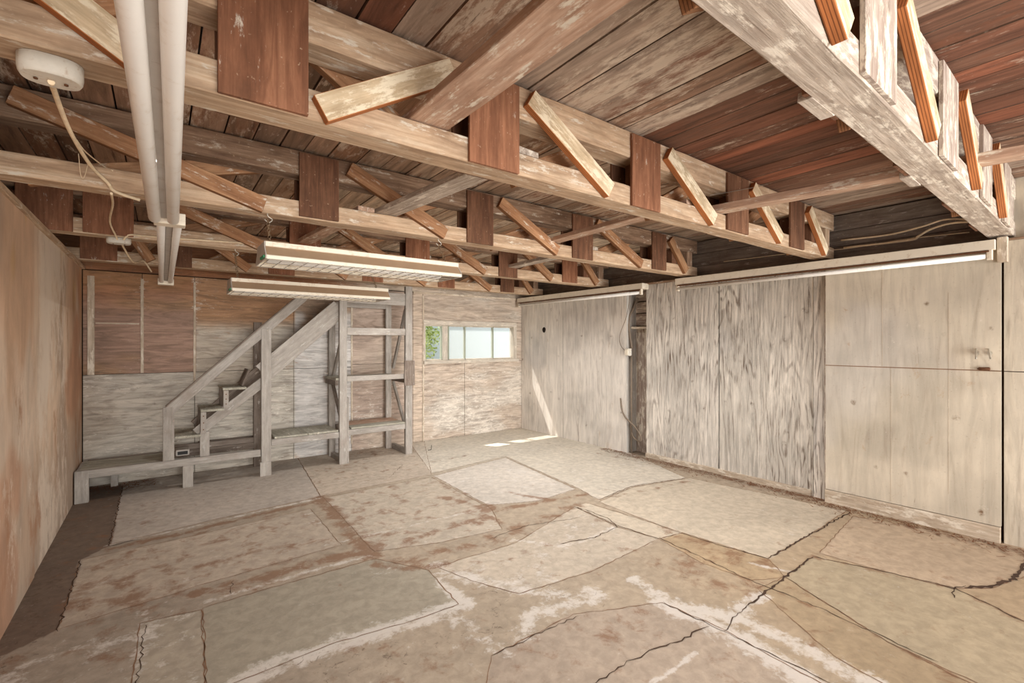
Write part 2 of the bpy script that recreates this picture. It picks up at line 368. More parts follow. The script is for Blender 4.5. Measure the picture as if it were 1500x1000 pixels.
# ================================================================== FLOOR
SL = {}   # slab outlines, surveyed on the floor
def poly(*pp): return [fl(*p) for p in pp]
slabs = [  # outline, colour, dirt, white, dark
 (poly((180,706),(300,690),(432,664),(470,727),(330,757),(162,797)), (182,172,162), .16,.12,.0),
 (poly((118,820),(300,781),(455,745),(500,798),(300,855),(205,885),(85,922)), (182,168,152), .27,.18,.0),
 (poly((475,729),(560,712),(632,699),(720,745),(735,775),(640,795),(548,808)), (186,174,158), .33,.16,0),
 (poly((635,697),(740,670),(843,716),(790,733),(715,740)), (206,198,188), .12,.28,0),
 (poly((297,890),(400,860),(550,818),(628,835),(672,885),(600,910),(480,945),(345,1000),(303,1015)), (160,152,136), .10,.10,0),
 (poly((205,912),(295,893),(302,1030),(190,1030)), (168,158,142), .12,.25,0),
 (poly((432,664),(620,640),(632,695),(475,725),(470,727)), (190,176,160), .24,.16,0),
 (poly((600,648),(757,627),(905,655),(1005,700),(925,712),(877,732),(845,714),(740,668),(632,693)), (208,200,186), .12,.22,0),
 (poly((877,735),(925,714),(1010,700),(1240,748),(1180,787),(1125,818),(1050,797),(995,780)), (192,180,162), .10,.16,0),
 (poly((755,795),(842,742),(905,772),(965,789),(870,835),(760,870),(690,850),(640,830)), (186,174,158), .24,.22,0),
 (poly((842,742),(858,736),(905,750),(1000,780),(965,789),(905,770)), (196,184,166), .14,.12,0),
 (poly((1190,815),(1300,838),(1400,862),(1500,910),(1560,950),(1560,1060),(1300,940),(1150,845)), (168,154,130), .16,.10,0),
 (poly((1110,862),(1150,845),(1300,940),(1560,1070),(1400,1060),(1220,960)), (166,146,118), .22,.08,0),
 (poly((1250,756),(1330,770),(1500,800),(1540,830),(1485,850),(1450,862),(1395,862),(1300,838),(1200,810)), (184,164,142), .20,.08,0),
 (poly((965,789),(1000,780),(1125,818),(1150,845),(1100,850),(1030,825)), (172,150,120), .28,.08,0),
 (poly((720,960),(840,900),(970,882),(1060,922),(1220,1010),(1000,1060),(700,1060)), (172,156,140), .20,.08,0),
]
white_lines = [ # polyline, half width m, strength
 (poly((345,1000),(480,945),(600,910),(680,885)), .07, .62), (poly((680,885),(655,860),(640,840)), .05, .5),
 (poly((970,882),(1060,925),(1150,975),(1225,1030)), .09, .66), (poly((930,850),(1000,890),(1080,905),(1200,960),(1300,1010)), .07, .6),
 (poly((1060,920),(1095,887),(1120,870)), .07, .5), (poly((750,790),(830,800),(900,772)), .04, .42), (poly((162,798),(470,729)), .025, .5),
 (poly((540,812),(410,850),(300,880)), .03, .45), (poly((0,1000),(90,960),(210,930)), .14, .40), (poly((210,890),(205,1000)), .05, .42),
 (poly((870,870),(780,905),(760,930)), .09, .5), (poly((1100,825),(1160,838)), .03, .45), (poly((640,830),(700,850),(860,880)), .08, .46),
 (poly((480,798),(720,742)), .02, .4), (poly((950,1000),(1020,957)), .015, .6), (poly((790,800),(800,850)), .1, .34), (poly((660,905),(740,960)), .06, .4)]
dirt_lines = [
 (poly((160,805),(460,735)), .055, .56), (poly((470,727),(545,812)), .11, .55), (poly((290,868),(500,815),(560,800)), .09, .56),
 (poly((290,830),(400,802),(490,790)), .06, .46), (poly((600,790),(680,765),(740,745),(860,722)), .06, .5), (poly((635,700),(735,765)), .05, .46),
 (poly((560,825),(700,800),(840,742)), .11, .46), (poly((480,742),(560,735),(700,720)), .05, .36), (poly((1060,700),(1250,742),(1500,797)), .06, .44),
 (poly((760,640),(915,672),(1060,700)), .045, .36), (poly((600,650),(480,690)), .05, .38), (poly((1010,705),(920,722),(850,736)), .045, .38),
 (poly((1190,815),(1400,862),(1500,910)), .05, .42), (poly((965,787),(1100,850),(1250,915),(1400,990)), .03, .45), (poly((230,800),(330,770)), .04, .34),
 (poly((900,800),(980,840),(1100,870)), .14, .36), (poly((120,830),(180,900),(90,930)), .16, .3), (poly((560,750),(620,762),(690,740)), .07, .36), (poly((548,826),(590,832),(650,826)), .06, .6), (poly((660,730),(720,745),(700,765)), .09, .56), (poly((530,785),(610,778)), .06, .48), (poly((110,880),(200,880),(180,850)), .16, .45), (poly((740,720),(830,735)), .05, .45), (poly((1000,820),(1060,860),(1110,860)), .14, .42), (poly((690,665),(560,690)), .05, .4)]
dark_lines = [(poly((420,985),(560,960),(700,930)), .22, .42), (poly((690,840),(740,880),(720,930)), .14, .42), (poly((760,850),(860,870)), .18, .35), (poly((900,800),(1000,850),(1090,880)), .14, .3), (poly((100,745),(50,870),(0,960)), .28, .5), (poly((60,880),(0,940)), .4, .4), (poly((700,860),(640,960)), .2, .22), (poly((800,870),(900,850)), .2, .22)]
mudpoly = poly((115,742),(180,706),(162,797),(118,820),(85,922),(0,962),(-120,1010),(-90,960))
mudpoly = [(-.66, 6.6)]+[fl(150,712), fl(180,708), fl(162,798), fl(118,820), fl(85,922), fl(0,962), fl(-200,1080)]+[(-.9, 1.)]
def floorfn(P):
    x, y = P[:, 0], P[:, 1]
    wx = x+(fbm(x, y, 3, 3, 1)-.5)*.05; wy = y+(fbm(x, y, 3, 3, 2)-.5)*.05
    base = np.tile(np.array([168., 153., 134.]), (len(x), 1))
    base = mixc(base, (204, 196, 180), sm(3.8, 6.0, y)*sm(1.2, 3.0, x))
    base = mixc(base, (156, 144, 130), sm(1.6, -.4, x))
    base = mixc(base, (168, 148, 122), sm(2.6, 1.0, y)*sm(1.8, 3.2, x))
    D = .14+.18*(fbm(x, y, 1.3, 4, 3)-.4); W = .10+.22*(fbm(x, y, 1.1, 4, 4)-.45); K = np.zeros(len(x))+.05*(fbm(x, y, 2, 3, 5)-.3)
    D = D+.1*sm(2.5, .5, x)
    for pl, c, d, w, k in slabs:
        m = inpoly(wx*.5+x*.5, wy*.5+y*.5, pl)
        v = (1+.12*(fbm(x, y, 1.2, 3, 6)-.5))[:, None]
        base[m] = (base*.18+.82*np.array(c, float)*v)[m]; D[m] = (d+.34*(fbm(x, y, 1.5, 4, 7)-.52))[m]; W[m] = (w+.3*(fbm(x, y, 1.4, 4, 8)-.5))[m]
    m = inpoly(x, y, mudpoly); 
    base[m] = (112, 96, 84); D[m] = .24; W[m] = .12; K[m] = .12
    for pts, hw, s in dirt_lines:
        d = distline(wx, wy, pts); D = np.maximum(D, s*np.exp(-(d/hw)**2*.8))
    for pts, hw, s in white_lines:
        d = distline(wx, wy, pts); W = np.maximum(W, s*np.exp(-(d/hw)**2*.6))
    for pts, hw, s in dark_lines:
        d = distline(wx, wy, pts); K = np.maximum(K, s*.6*np.exp(-(d/hw)**2))
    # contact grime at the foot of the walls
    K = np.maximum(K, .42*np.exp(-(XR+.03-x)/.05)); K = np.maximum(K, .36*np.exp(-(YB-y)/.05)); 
    return base, np.stack([W, D, K], 1)
pf = Patches()
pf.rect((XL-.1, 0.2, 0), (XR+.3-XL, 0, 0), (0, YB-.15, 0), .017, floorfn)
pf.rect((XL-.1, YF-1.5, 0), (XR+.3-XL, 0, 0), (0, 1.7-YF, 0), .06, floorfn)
Zr = .0025
for pl, *_ in slabs: pf.ribbon(pl+[pl[0]], .006, Zr*.6, .006, 2)
for w, pts in [(.022, poly((1245,750),(1180,787),(1125,818))), (.026, poly((1190,815),(1150,845),(1095,887))), (.010, poly((1095,887),(1075,905),(1060,925))),
   (.012, poly((995,780),(1050,797),(1125,818))), (.010, poly((965,787),(1100,850),(1200,890),(1375,970))), (.012, poly((1190,815),(1300,838),(1400,862),(1500,910))),
   (.016, poly((1360,850),(1395,862),(1415,858))), (.045, poly((1410,860),(1450,860),(1485,848),(1500,825),(1520,815))), (.012, poly((1395,862),(1398,876))),
   (.012, poly((865,1005),(920,970),(945,957),(990,940),(1040,917))), (.010, poly((970,882),(1060,925),(1225,1005))),
   (.010, poly((842,742),(905,770),(965,789))), (.012, poly((820,797),(870,787),(905,772),(893,760),(845,742))), (.014, poly((118,820),(105,860),(85,925))),
   (.008, poly((212,915),(200,1010))), (.014, poly((180,712),(160,800),(200,790))), (.008, poly((715,790),(770,770),(850,758))), (.006, poly((500,690),(560,684),(590,680),(570,700))),
   (.008, poly((340,850),(339,870))), (.008, poly((877,732),(925,712),(1005,700))), (.008, poly((850,900),(720,960)))]:
    pf.ribbon(pts, w*.6, Zr, .010, 1, .03)
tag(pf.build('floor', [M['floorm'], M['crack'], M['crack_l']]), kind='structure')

# ================================================================== WALLS
def leftfn(P):
    y, z = P[:, 1], P[:, 2]
    n = fbm(y, z*.6, 1.5, 4, 21); n2 = fbm(y*1.4, z*.5, 3, 4, 22)
    c = np.tile(np.array([208., 174., 146.]), (len(y), 1))
    c = mixc(c, (212, 188, 164), sm(4.15, 4.35, y)*sm(5.9, 5.4, y)*.9)
    c = mixc(c, (182, 150, 124), sm(5.6, 6.0, y)*.8)
    c = mixc(c, (216, 200, 182), sm(.48, .62, n)*.7)
    c = mixc(c, (164, 142, 124), sm(.5, .66, fbm(y*1.2, z*.7, 1.6, 4, 29))*.55)
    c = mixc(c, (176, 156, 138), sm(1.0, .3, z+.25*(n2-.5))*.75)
    c = mixc(c, (200, 158, 96), sm(.55, .7, n2)*sm(1.5, 2.1, z)*.45)
    c = mixc(c, (180, 124, 92), sm(.6, .7, fbm(y, z, 1.1, 4, 27))*.45)
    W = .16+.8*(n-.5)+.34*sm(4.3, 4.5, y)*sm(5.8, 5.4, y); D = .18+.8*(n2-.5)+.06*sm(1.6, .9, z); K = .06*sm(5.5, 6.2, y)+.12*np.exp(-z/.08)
    return c, np.stack([W, D, K], 1)
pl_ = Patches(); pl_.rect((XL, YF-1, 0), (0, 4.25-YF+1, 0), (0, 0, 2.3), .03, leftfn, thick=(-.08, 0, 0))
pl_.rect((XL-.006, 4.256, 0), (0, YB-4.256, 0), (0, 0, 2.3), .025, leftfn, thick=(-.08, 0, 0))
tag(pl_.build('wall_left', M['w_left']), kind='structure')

WX0, WX1, WZ0, WZ1 = 3.21, 4.985, 1.19, 1.85
def backfn(P):
    x, z = P[:, 0], P[:, 2]
    n = fbm(x*.7, z*1.6, 2.2, 4, 31); n2 = fbm(x, z*1.5, 4, 4, 32); nn = fbm(x, z, 1.2, 4, 33)
    up = (z > 1.165)
    light = np.tile(np.array([186., 178., 166.]), (len(x), 1))
    light = mixc(light, (160, 146, 130), sm(.45, .65, nn)*.6)
    brown = mixc(np.tile(np.array([156., 128., 112.]), (len(x), 1)), (164, 118, 88), sm(1.75, 2.2, z+.3*(nn-.5)))
    brown = mixc(brown, (150, 120, 84), sm(.5, .7, n)*.4)
    c = light.copy(); m = up & (x < .33); c[m] = brown[m]
    m = (x >= .33) & (x < 1.4) & up
    f = sm(1.62, 1.86, z+.25*(nn-.5)); q = mixc(light*1.03, (164, 128, 98), f); c[m] = q[m]
    m = (x >= 1.4) & (x < 2.12); q = mixc(np.tile(np.array([198., 193., 188.]), (len(x), 1)), (158, 136, 116), np.clip(sm(.50, .58, nn+.15*(n-.5))+sm(1.8, 2.05, z), 0, 1)); c[m] = q[m]
    m = (x >= 2.12) & (x < 3.04); q = mixc(np.tile(np.array([172., 153., 139.]), (len(x), 1)), (198, 184, 166), sm(.4, .7, nn)*.5); c[m] = q[m]
    m = (x >= 3.04) & (x < 3.2); c[m] = (194, 176, 158)
    m = x >= 3.2; q = mixc(np.tile(np.array([186., 170., 154.]), (len(x), 1)), (194, 186, 175), sm(.4, .65, n)*.7); c[m] = q[m]
    W = .14+.35*(n-.5)+np.where(x > 3.2, .07, 0)+np.where(~up, .08, 0); W = np.where(up & (x < .33), W-.12, W)
    W = W+.3*np.exp(-np.minimum(abs(x+.165), abs(x-.313))/.04)*up
    D = .1+.3*(n2-.5)+.10*up*(x < 2); K = .14*np.exp(-z/.07)+.08*(n2-.5)+np.where(x > 3.2, .03, 0)
    # masks follow noise, darker towards the foot of the wall
    return c, np.stack([W, D, K], 1)
pb = Patches(); g_ = .0028
def bp_(x0, x1, z0, z1, dy=0): pb.rect((x0+g_, YB+dy, z0+g_), (x1-x0-2*g_, 0, 0), (0, 0, z1-z0-2*g_), .022, backfn, thick=(0, .06, 0))
bp_(XL, .313, 0, 1.165); bp_(.313, 1.376, 0, 1.165); bp_(1.376, 2.12, 0, 1.165); bp_(2.12, 3.04, 0, 1.2); bp_(3.04, 3.2, 0, 2.26)
bp_(XL, -.165, 1.165, 2.26, -.004); bp_(-.165, .313, 1.165, 2.26, -.004); bp_(.313, 1.376, 1.165, 2.26); bp_(1.376, 2.12, 1.165, 2.26); bp_(2.12, 3.04, 1.2, 2.26)
bp_(3.2, 3.94, 0, WZ0); bp_(3.94, XR+.02, 0, WZ0); bp_(3.2, XR+.02, WZ1, 2.26); bp_(WX1, XR+.02, WZ0, WZ1)
tag(pb.build('wall_back', M['w_back'], flip=True), kind='structure')
# dark carcass behind the panels, with the window opening left free
for n_, (a, b, c, d) in enumerate([(XL-.5, WX0, -.02, 2.9), (WX1+.01, XR+.5, -.02, 2.9), (WX0, WX1+.01, -.02, WZ0-.01), (WX0, WX1+.01, WZ1+.01, 2.9)]):
    tag(abox('wall_back_lining', a, b, YB+.062, YB+.10, c, d, M['dark_void'], bev=0), kind='structure')
# upper band of the back wall behind the trusses
def upfn(P):
    x, z = P[:, 0], P[:, 2]; n = fbm(x, z, 3, 4, 41)
    c = mixc(np.tile(np.array([150., 104., 74.]), (len(x), 1)), (192, 176, 158), sm(1.6, 2.6, x)); return c, np.stack([.1+.4*(n-.5)+.1*sm(2, 3, x), .15+.3*(n-.5), .1*n], 1)
pu = Patches(); pu.rect((XL-.3, YB+.02, 2.27), (XR+.6-XL, 0, 0), (0, 0, .5), .03, upfn, thick=(0, .03, 0))
tag(pu.build('wall_back_gable', M['w_back'], flip=True), kind='structure')

def rightbase(c0, seedn, wv, dk):
    def fn(P):
        y, z = P[:, 1], P[:, 2]; n = fbm(y*2, z*.5, 2.5, 4, seedn); n2 = fbm(y, z, 1.6, 4, seedn+1)
        c = np.tile(np.array(c0, float), (len(y), 1)); c = mixc(c, np.array(c0)*.88, sm(.5, .72, n2)*.7)
        c = mixc(c, (202, 198, 196), sm(.55, .75, fbm(y, z, 1.1, 3, seedn+3))*.35)
        W = wv+.3*(n-.5); D = .1+.3*(n2-.5)+.14*np.exp(-z/.1); K = dk+.28*(n-.5)+.12*np.exp(-z/.06)
        return c, np.stack([W, D, K], 1)
    return fn
def vp(pt, y0, y1, z0, z1, X, fn, th=.05, res=.022): pt.rect((X, y0+.004, z0), (0, y1-y0-.008, 0), (0, 0, z1-z0), res, fn, thick=(th, 0, 0))
farfn = rightbase((224, 217, 208), 51, .24, .06)
pr = Patches(); vp(pr, 5.49, YB-.005, 0, 2.25, XR, farfn); vp(pr, 4.22, 5.49, 0, 2.25, XR, farfn)
nearfn = rightbase((203, 192, 174), 61, .12, .03)
vp(pr, -1.0, .63, 1.29, 2.26, 5.06, nearfn); vp(pr, -1.0, .63, 0, 1.284, 5.06, nearfn); vp(pr, YF-1, -1.0, 0, 2.26, 5.06, nearfn, res=.06)
tag(pr.build('wall_right', [M['w_right']], flip=False), kind='structure')
# sliding doors
pd = Patches(); doorA = rightbase((220, 213, 203), 71, .24, .10); doorB = rightbase((218, 211, 200), 75, .2, .18)
vp(pd, 2.907, 3.915, 0.03, 2.26, 5.12, doorA, .04)
d1 = tag(pd.build('door_1', M['w_door']), kind='structure')
pd = Patches(); vp(pd, 1.93, 2.905, 0.0, 2.26, 5.12, doorB, .04); vp(pd, 1.80, 1.93, 0.0, 2.26, 5.105, doorA, .05)
link_ = pd.build('door_panel', M['w_door'], d1)
pd = Patches(); vp(pd, .635, 1.80, .125, 1.286, 5.03, nearfn, .05); vp(pd, .635, 1.80, 1.292, 2.26, 5.03, nearfn, .05)
d2 = tag(pd.build('door_2', M['w_cream']), kind='structure')
for (y_, z0_, z1_) in ((1.36, 1.30, 2.18), (1.30, .14, 1.28), (.93, .30, 1.9)): abox('panel_seam', 5.0285, 5.0305, y_-.0008, y_+.0008, z0_, z1_, M['trim'], d2, bev=0)
abox('panel_joint', 5.0285, 5.0305, .64, 1.795, 1.2855, 1.2925, M['crack_l'], d2, bev=0)
abox('kick_board', 5.018, 5.05, .64, 1.80, 0.0, .12, M['trim'], d2)
def pull_handle():
    bm = bmesh.new(); a = onX(1431, 517, 5.03); b = onX(1450, 517, 5.03)
    pts = [a, a+Vector((-.03, 0, .02)), a+Vector((-.045, 0, .03)).lerp(b+Vector((-.045, 0, .03)), .5)+Vector((0, 0, .005)), b+Vector((-.03, 0, .02)), b]
    sweep_bm(bm, catmull(pts, 6), .006, 8)
    for q in (a, b): sweep_bm(bm, [q+Vector((-.006, 0, 0)), q+Vector((.004, 0, 0))], .016, 12)
    return bm_link('door_handle', bm, M['steel_handle'], d2)
pull_handle()
h_ = onX(1442, 540, 5.03); bm = bmesh.new(); bmbox(bm, 5.012, 5.032, h_.y-.03, h_.y+.03, h_.z-.012, h_.z+.012); bmcyl(bm, (5.008, h_.y-.035, h_.z), (5.008, h_.y+.035, h_.z), .006)
bm_link('bolt_latch', bm, M['rust'], d2)
tag(abox('trim_1', 4.99, 5.05, .60, .655, 2.10, 2.285, M['trim']), kind='structure')
tag(abox('trim_2', 5.05, 5.13, 1.795, 1.812, 0, 2.26, M['ply_pale']), kind='structure')
tag(abox('baseboard_right', 5.095, 5.13, 1.95, 3.91, 0, .06, M['trim']), kind='structure')
# hole in the far right wall: flat dark disc painted for its unlit depth
hc = onX(797, 483, XR-.002); bm = bmesh.new()
ring = [Vector((XR-.004, hc.y+.042*math.cos(a)*(1+.06*math.sin(3*a)), hc.z+.046*math.sin(a))) for a in [2*math.pi*k/20 for k in range(20)]]
vs = [bm.verts.new(p) for p in ring]; bm.faces.new(vs); bm_link('wall_hole', bm, M['dark_void'], bpy.data.objects['wall_right'])
# recess between wall panel and sliding door
tag(abox('wall_right_recess', 5.30, 5.34, 3.7, 4.5, 0, 1.72, M['ply_pale'], bev=0), kind='structure')
for i, (z0, z1) in enumerate([(1.735, 1.90), (1.912, 2.06), (2.075, 2.25)]):
    tag(abox('wall_right_siding', 5.29, 5.34, 3.7, 4.5, z0, z1, M['ply_pale']), kind='structure')
tag(abox('wall_right_return', 5.15, 5.30, 4.215, 4.26, 0, 2.25, M['grey']), kind='structure')
tag(abox('wall_right_stud', 5.16, 5.25, 3.86, 3.91, 0, 2.25, M['ply_pale']), kind='structure')
tag(abox('trim_3', 5.17, 5.30, 3.93, 4.21, 1.69, 1.72, M['trim']), kind='structure')
# outer skin and the dark boards above the wall plate
tag(abox('wall_right_outer', 5.42, 5.45, YF-1, YB+.1, -.02, 2.9, M['dark_void'], bev=0), kind='structure')
tag(abox('wall_left_outer', -.98, -.95, YF-1, YB+.1, -.02, 2.9, M['ply_dark'], bev=0), kind='structure')
for i in range(3):
    tag(abox('wall_right_upper', 5.24, 5.27, .72, 6.5, 2.28+i*.15, 2.275+(i+1)*.15, M['grey_brown'], bev=.004, seg=6, chip=.002), kind='structure')
pn = Patches(); pn.rect((5.16, YF-1, 2.27), (0, .70-YF+1, 0), (0, 0, .5), .04, nearfn, thick=(.05, 0, 0)); tag(pn.build('wall_right_gable', M['w_cream']), kind='structure')
tag(abox('wall_right_plate', 5.06, 5.40, YF-1, 6.56, 2.262, 2.28, M['chord_dark']), kind='structure')
tag(abox('wall_left_plate', -.95, -.63, YF-1, 6.56, 2.262, 2.296, M['chord']), kind='structure')
tag(abox('wall_right_backing', 5.13, 5.16, .40, .95, 0, 2.26, M['ply_dark']), kind='structure')
# battens on the back wall
for nm, x, z0, z1, w in [('trim_4', -.585, 1.165, 2.2, .028), ('trim_5', -.165, 1.17, 2.2, .013), ('trim_6', .313, 1.0, 2.2, .011), ('trim_7', 2.12, .1, 2.2, .011), ('trim_8', 3.205, 0, 2.22, .012)]:
    tag(abox(nm, x-w, x+w, YB-.014, YB-.004, z0, z1, M['trim'], bev=.002), kind='structure')
tag(abox('trim_9', -.55, -.19, YB-.012, YB-.004, 1.70, 1.715, M['trim'], bev=.002), kind='structure')
tag(abox('trim_10', 3.04, 5.09, YB-.02, YB-.002, 2.245, 2.275, M['trim'], bev=.002), kind='structure')
tag(abox('baseboard_back', .35, 1.75, YB-.04, YB-.002, .27, .36, M['grey_brown'], bev=.003), kind='structure')

# ================================================================== WINDOW
win = empty('window_1', (WX0, YB, WZ0)); tag(win, kind='structure'); WORLD[win.name] = Matrix.Translation(win.location)
abox('frame_top', WX0, WX1, YB-.02, YB+.10, WZ1-.075, WZ1, M['frame'], win)
abox('frame_sill', WX0-.01, WX1+.03, YB-.05, YB+.12, WZ0-.012, WZ0+.035, M['frame'], win)
abox('frame_jamb', WX0, WX0+.03, YB-.02, YB+.10, WZ0+.035, WZ1-.075, M['frame'], win)
abox('frame_jamb', WX1-.07, WX1, YB-.02, YB+.10, WZ0+.035, WZ1-.075, M['frame'], win)
def glassmat():
    m = bpy.data.materials.new('dusty_window_glass'); m.use_nodes = True; nt = m.node_tree; nt.nodes.clear()
    o = nt.nodes.new('ShaderNodeOutputMaterial'); t = nt.nodes.new('ShaderNodeBsdfTransparent'); d = nt.nodes.new('ShaderNodeBsdfGlossy'); d.inputs['Roughness'].default_value = .05
    mx = nt.nodes.new('ShaderNodeMixShader'); mx.inputs[0].default_value = .05; t.inputs[0].default_value = (.97, .985, .98, 1)
    nt.links.new(t.outputs[0], mx.inputs[1]); nt.links.new(d.outputs[0], mx.inputs[2]); nt.links.new(mx.outputs[0], o.inputs[0]); return m
def frostmat():
    m = bpy.data.materials.new('frosted_window_glass'); m.use_nodes = True; nt = m.node_tree; nt.nodes.clear()
    o = nt.nodes.new('ShaderNodeOutputMaterial'); t = nt.nodes.new('ShaderNodeBsdfTranslucent'); t.inputs[0].default_value = (.42, .44, .44, 1)
    tr = nt.nodes.new('ShaderNodeBsdfTransparent'); mx = nt.nodes.new('ShaderNodeMixShader'); mx.inputs[0].default_value = .7
    nt.links.new(t.outputs[0], mx.inputs[1]); nt.links.new(tr.outputs[0], mx.inputs[2]); nt.links.new(mx.outputs[0], o.inputs[0]); return m
M['glass'] = glassmat(); M['frost'] = frostmat()
M['mull'] = plain('grey_green_sash_paint', (150, 156, 140), .5, 0, .1, 14)
xs = [onY(p, 500, YB+.06).x for p in (624, 646, 656, 680, 721, 748)]
for i in range(5):
    if i != 1: abox('pane', xs[i], xs[i+1], YB+.055, YB+.059, WZ0+.035, WZ1-.075, M['glass'] if i == 0 else M['frost'], win, bev=0)
    else: abox('sash_stile', xs[i], xs[i+1], YB+.045, YB+.07, WZ0+.035, WZ1-.075, M['frame'], win)
for i in (1, 2, 3, 4): abox('mullion', xs[i]-.010, xs[i]+.010, YB+.03, YB+.085, WZ0+.035, WZ1-.075, M['mull'], win)
abox('sash_rail', WX0+.03, WX1-.07, YB+.03, YB+.085, WZ0+.035, WZ0+.055, M['frame'], win)
abox('sash_rail', WX0+.03, WX1-.07, YB+.03, YB+.085, WZ1-.09, WZ1-.075, M['frame'], win)

# ================================================================== CEILING BOARDS
pc = Patches(); rr = random.Random(5); x = -1.0; k = 0
while x < 5.45:
    w = rr.choice([.15, .17, .19, .14]); s = rr.random(); s2 = rr.random(); sd = rr.randint(0, 999)
    cut = rr.uniform(-.5, 2.2)
    def rf(P, s=s, s2=s2, sd=sd, cut=cut):
        x, y = P[:, 0], P[:, 1]; n = fbm(x*3, y*.8, 2, 4, sd % 97); 
        zone = sm(-.2, .6, x)*sm(4.5, 3.9, x)
        tone = s if True else 0
        cols = [(122, 82, 64), (142, 90, 68), (112, 80, 64), (152, 122, 102), (170, 150, 134), (134, 102, 84)]
        # inner bay boards: painted white patches west, red-brown east
        if 1.0 < x.mean() < 2.35: ci = 4 if s > .3 else 3; wv = .34+.12*s2
        elif 2.35 <= x.mean() < 3.75: ci = [0, 1, 1, 2][int(s*4)]; wv = .04+.08*s2
        elif x.mean() >= 3.75: ci = [3, 5, 4, 2][int(s*4)]; wv = .12+.12*s2
        else: ci = [1, 4, 3, 2, 0, 4][int(s*6)]; wv = .08+.28*s2
        a = np.array(cols[ci], float); c = np.tile(a, (len(x), 1))
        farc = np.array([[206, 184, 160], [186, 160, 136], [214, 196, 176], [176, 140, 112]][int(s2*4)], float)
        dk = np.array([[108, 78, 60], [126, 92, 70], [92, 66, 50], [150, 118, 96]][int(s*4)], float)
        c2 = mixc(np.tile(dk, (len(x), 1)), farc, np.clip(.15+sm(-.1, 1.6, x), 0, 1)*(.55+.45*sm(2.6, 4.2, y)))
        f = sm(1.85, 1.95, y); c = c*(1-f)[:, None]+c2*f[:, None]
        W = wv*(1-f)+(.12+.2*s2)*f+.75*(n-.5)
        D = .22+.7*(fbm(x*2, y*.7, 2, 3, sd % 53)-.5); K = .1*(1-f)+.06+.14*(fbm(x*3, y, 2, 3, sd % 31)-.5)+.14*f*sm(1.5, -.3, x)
        return c, np.stack([W, D, K], 1)
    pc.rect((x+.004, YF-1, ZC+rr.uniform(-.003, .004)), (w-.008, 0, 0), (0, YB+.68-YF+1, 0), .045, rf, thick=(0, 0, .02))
    x += w; k += 1
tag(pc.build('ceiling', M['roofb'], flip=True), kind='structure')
tag(abox('ceiling_deck', -1.1, 5.6, YF-1.2, YB+.67, ZC+.03, ZC+.06, M['dark_void'], bev=0), kind='structure')

# ================================================================== ROOF TRUSSES
ZB0, ZB1, ZT0, ZT1 = 2.30, 2.41, 2.575, 2.728
def truss(Yf, Yb, gx, gw, label, mc, mt, mg, ms, me_, first_rev=None, backgap=.0):
    r = empty('roof_truss', ((XL+XR)/2, (Yf+Yb)/2, ZB0), label, 'roof truss'); WORLD[r.name] = Matrix.Translation(r.location)
    xe = 5.19
    abox('bottom_chord', -.94, xe, Yf, Yb, ZB0, ZB1, mc, r, bev=.006, seg=30, chip=.0022)
    abox('top_chord', -.94, xe, Yf, Yb, ZT0, ZT1, mt, r, bev=.006, seg=30, chip=.0022)
    for i, g in enumerate(gx):
        m = mg[i % len(mg)] if isinstance(mg, list) else mg
        w = gw*random.uniform(.94, 1.05)
        abox('gusset_plate', g, g+w, Yf-.018, Yf-.001, ZB0+random.uniform(-.005, .01), 2.712, m, r, bev=.002)
        abox('gusset_plate', g+.005, g+w-.03, Yb+.001, Yb+.018, ZB0+.005, 2.71, M['ply_dark'], r, bev=.002)
        abox('web_post', g+w/2-.045, g+w/2+.045, Yf+.03, Yb-.03, ZB1, ZT0, M['ply_dark'], r)
    abox('web_post', 4.98, 5.08, Yf, Yb, ZB1, ZT0, mt, r)
    if 4.66 > gx[-1]+gw: abox('web_post', 4.68, 4.77, Yf, Yb, ZB1, ZT0, M['ply_dark'], r)
    ends = list(gx)+[5.0]
    for i in range(len(ends)-1):
        a = ends[i]+gw; b = ends[i+1]
        if b-a < .3: continue
        x0, x1 = a+.05, b-.2 if b-a > .6 else b-.08
        z0, z1 = 2.67, 2.335
        yy = Yf-.021; p, q = Vector((x0, yy, z0)), Vector((x1, yy, z1))
        if first_rev == i: p, q = Vector((a+.03, yy, 2.33)), Vector((b-.09, yy, 2.655))
        board('web_diagonal', p, q, .095, .038, (0, -1, 0), ms, r, bev=.002, edgemat=me_)
        yb = Yb+.021
        p, q = Vector((x0+.02, yb, 2.34)), Vector((x1+.1, yb, 2.66))
        if first_rev == i: p, q = Vector((a+.02, yb, 2.66)), Vector((b-.12, yb, 2.35))
        board('web_diagonal', p, q, .095, .038, (0, -1, 0), M['strip_dark'], r, bev=.002, edgemat=M['ply_edge_dark'])
    return r
RED, DRK, PAL = M['ply_red'], M['ply_dark'], M['ply_pale']
T0 = truss(.52, .66, [-.45, .62, 1.67, 2.68, 3.65, 4.45], .31, 'whitewashed flat roof truss nearest overhead with bright orange plywood strip edges at upper right', M['chord_white'], M['ply_pale'], [PAL], M['strip'], M['ply_edge'])
T1 = truss(1.78, 1.92, [-.92, .145, 1.084, 2.18, 3.225, 4.22], .28, 'tan flat roof truss with the large red brown plates crossing the whole upper picture', M['chord'], M['chord'], [RED, RED, RED, RED, DRK, DRK], M['strip'], M['ply_edge'], first_rev=1)
T2 = truss(3.22, 3.36, [-.88, .705, 1.947, 3.10, 4.30], .26, 'flat roof truss that carries the chains of the larger grilled shop light', M['chord'], M['chord_dark'], [RED, DRK, DRK, DRK, DRK], M['strip_dark'], M['ply_edge_dark'])
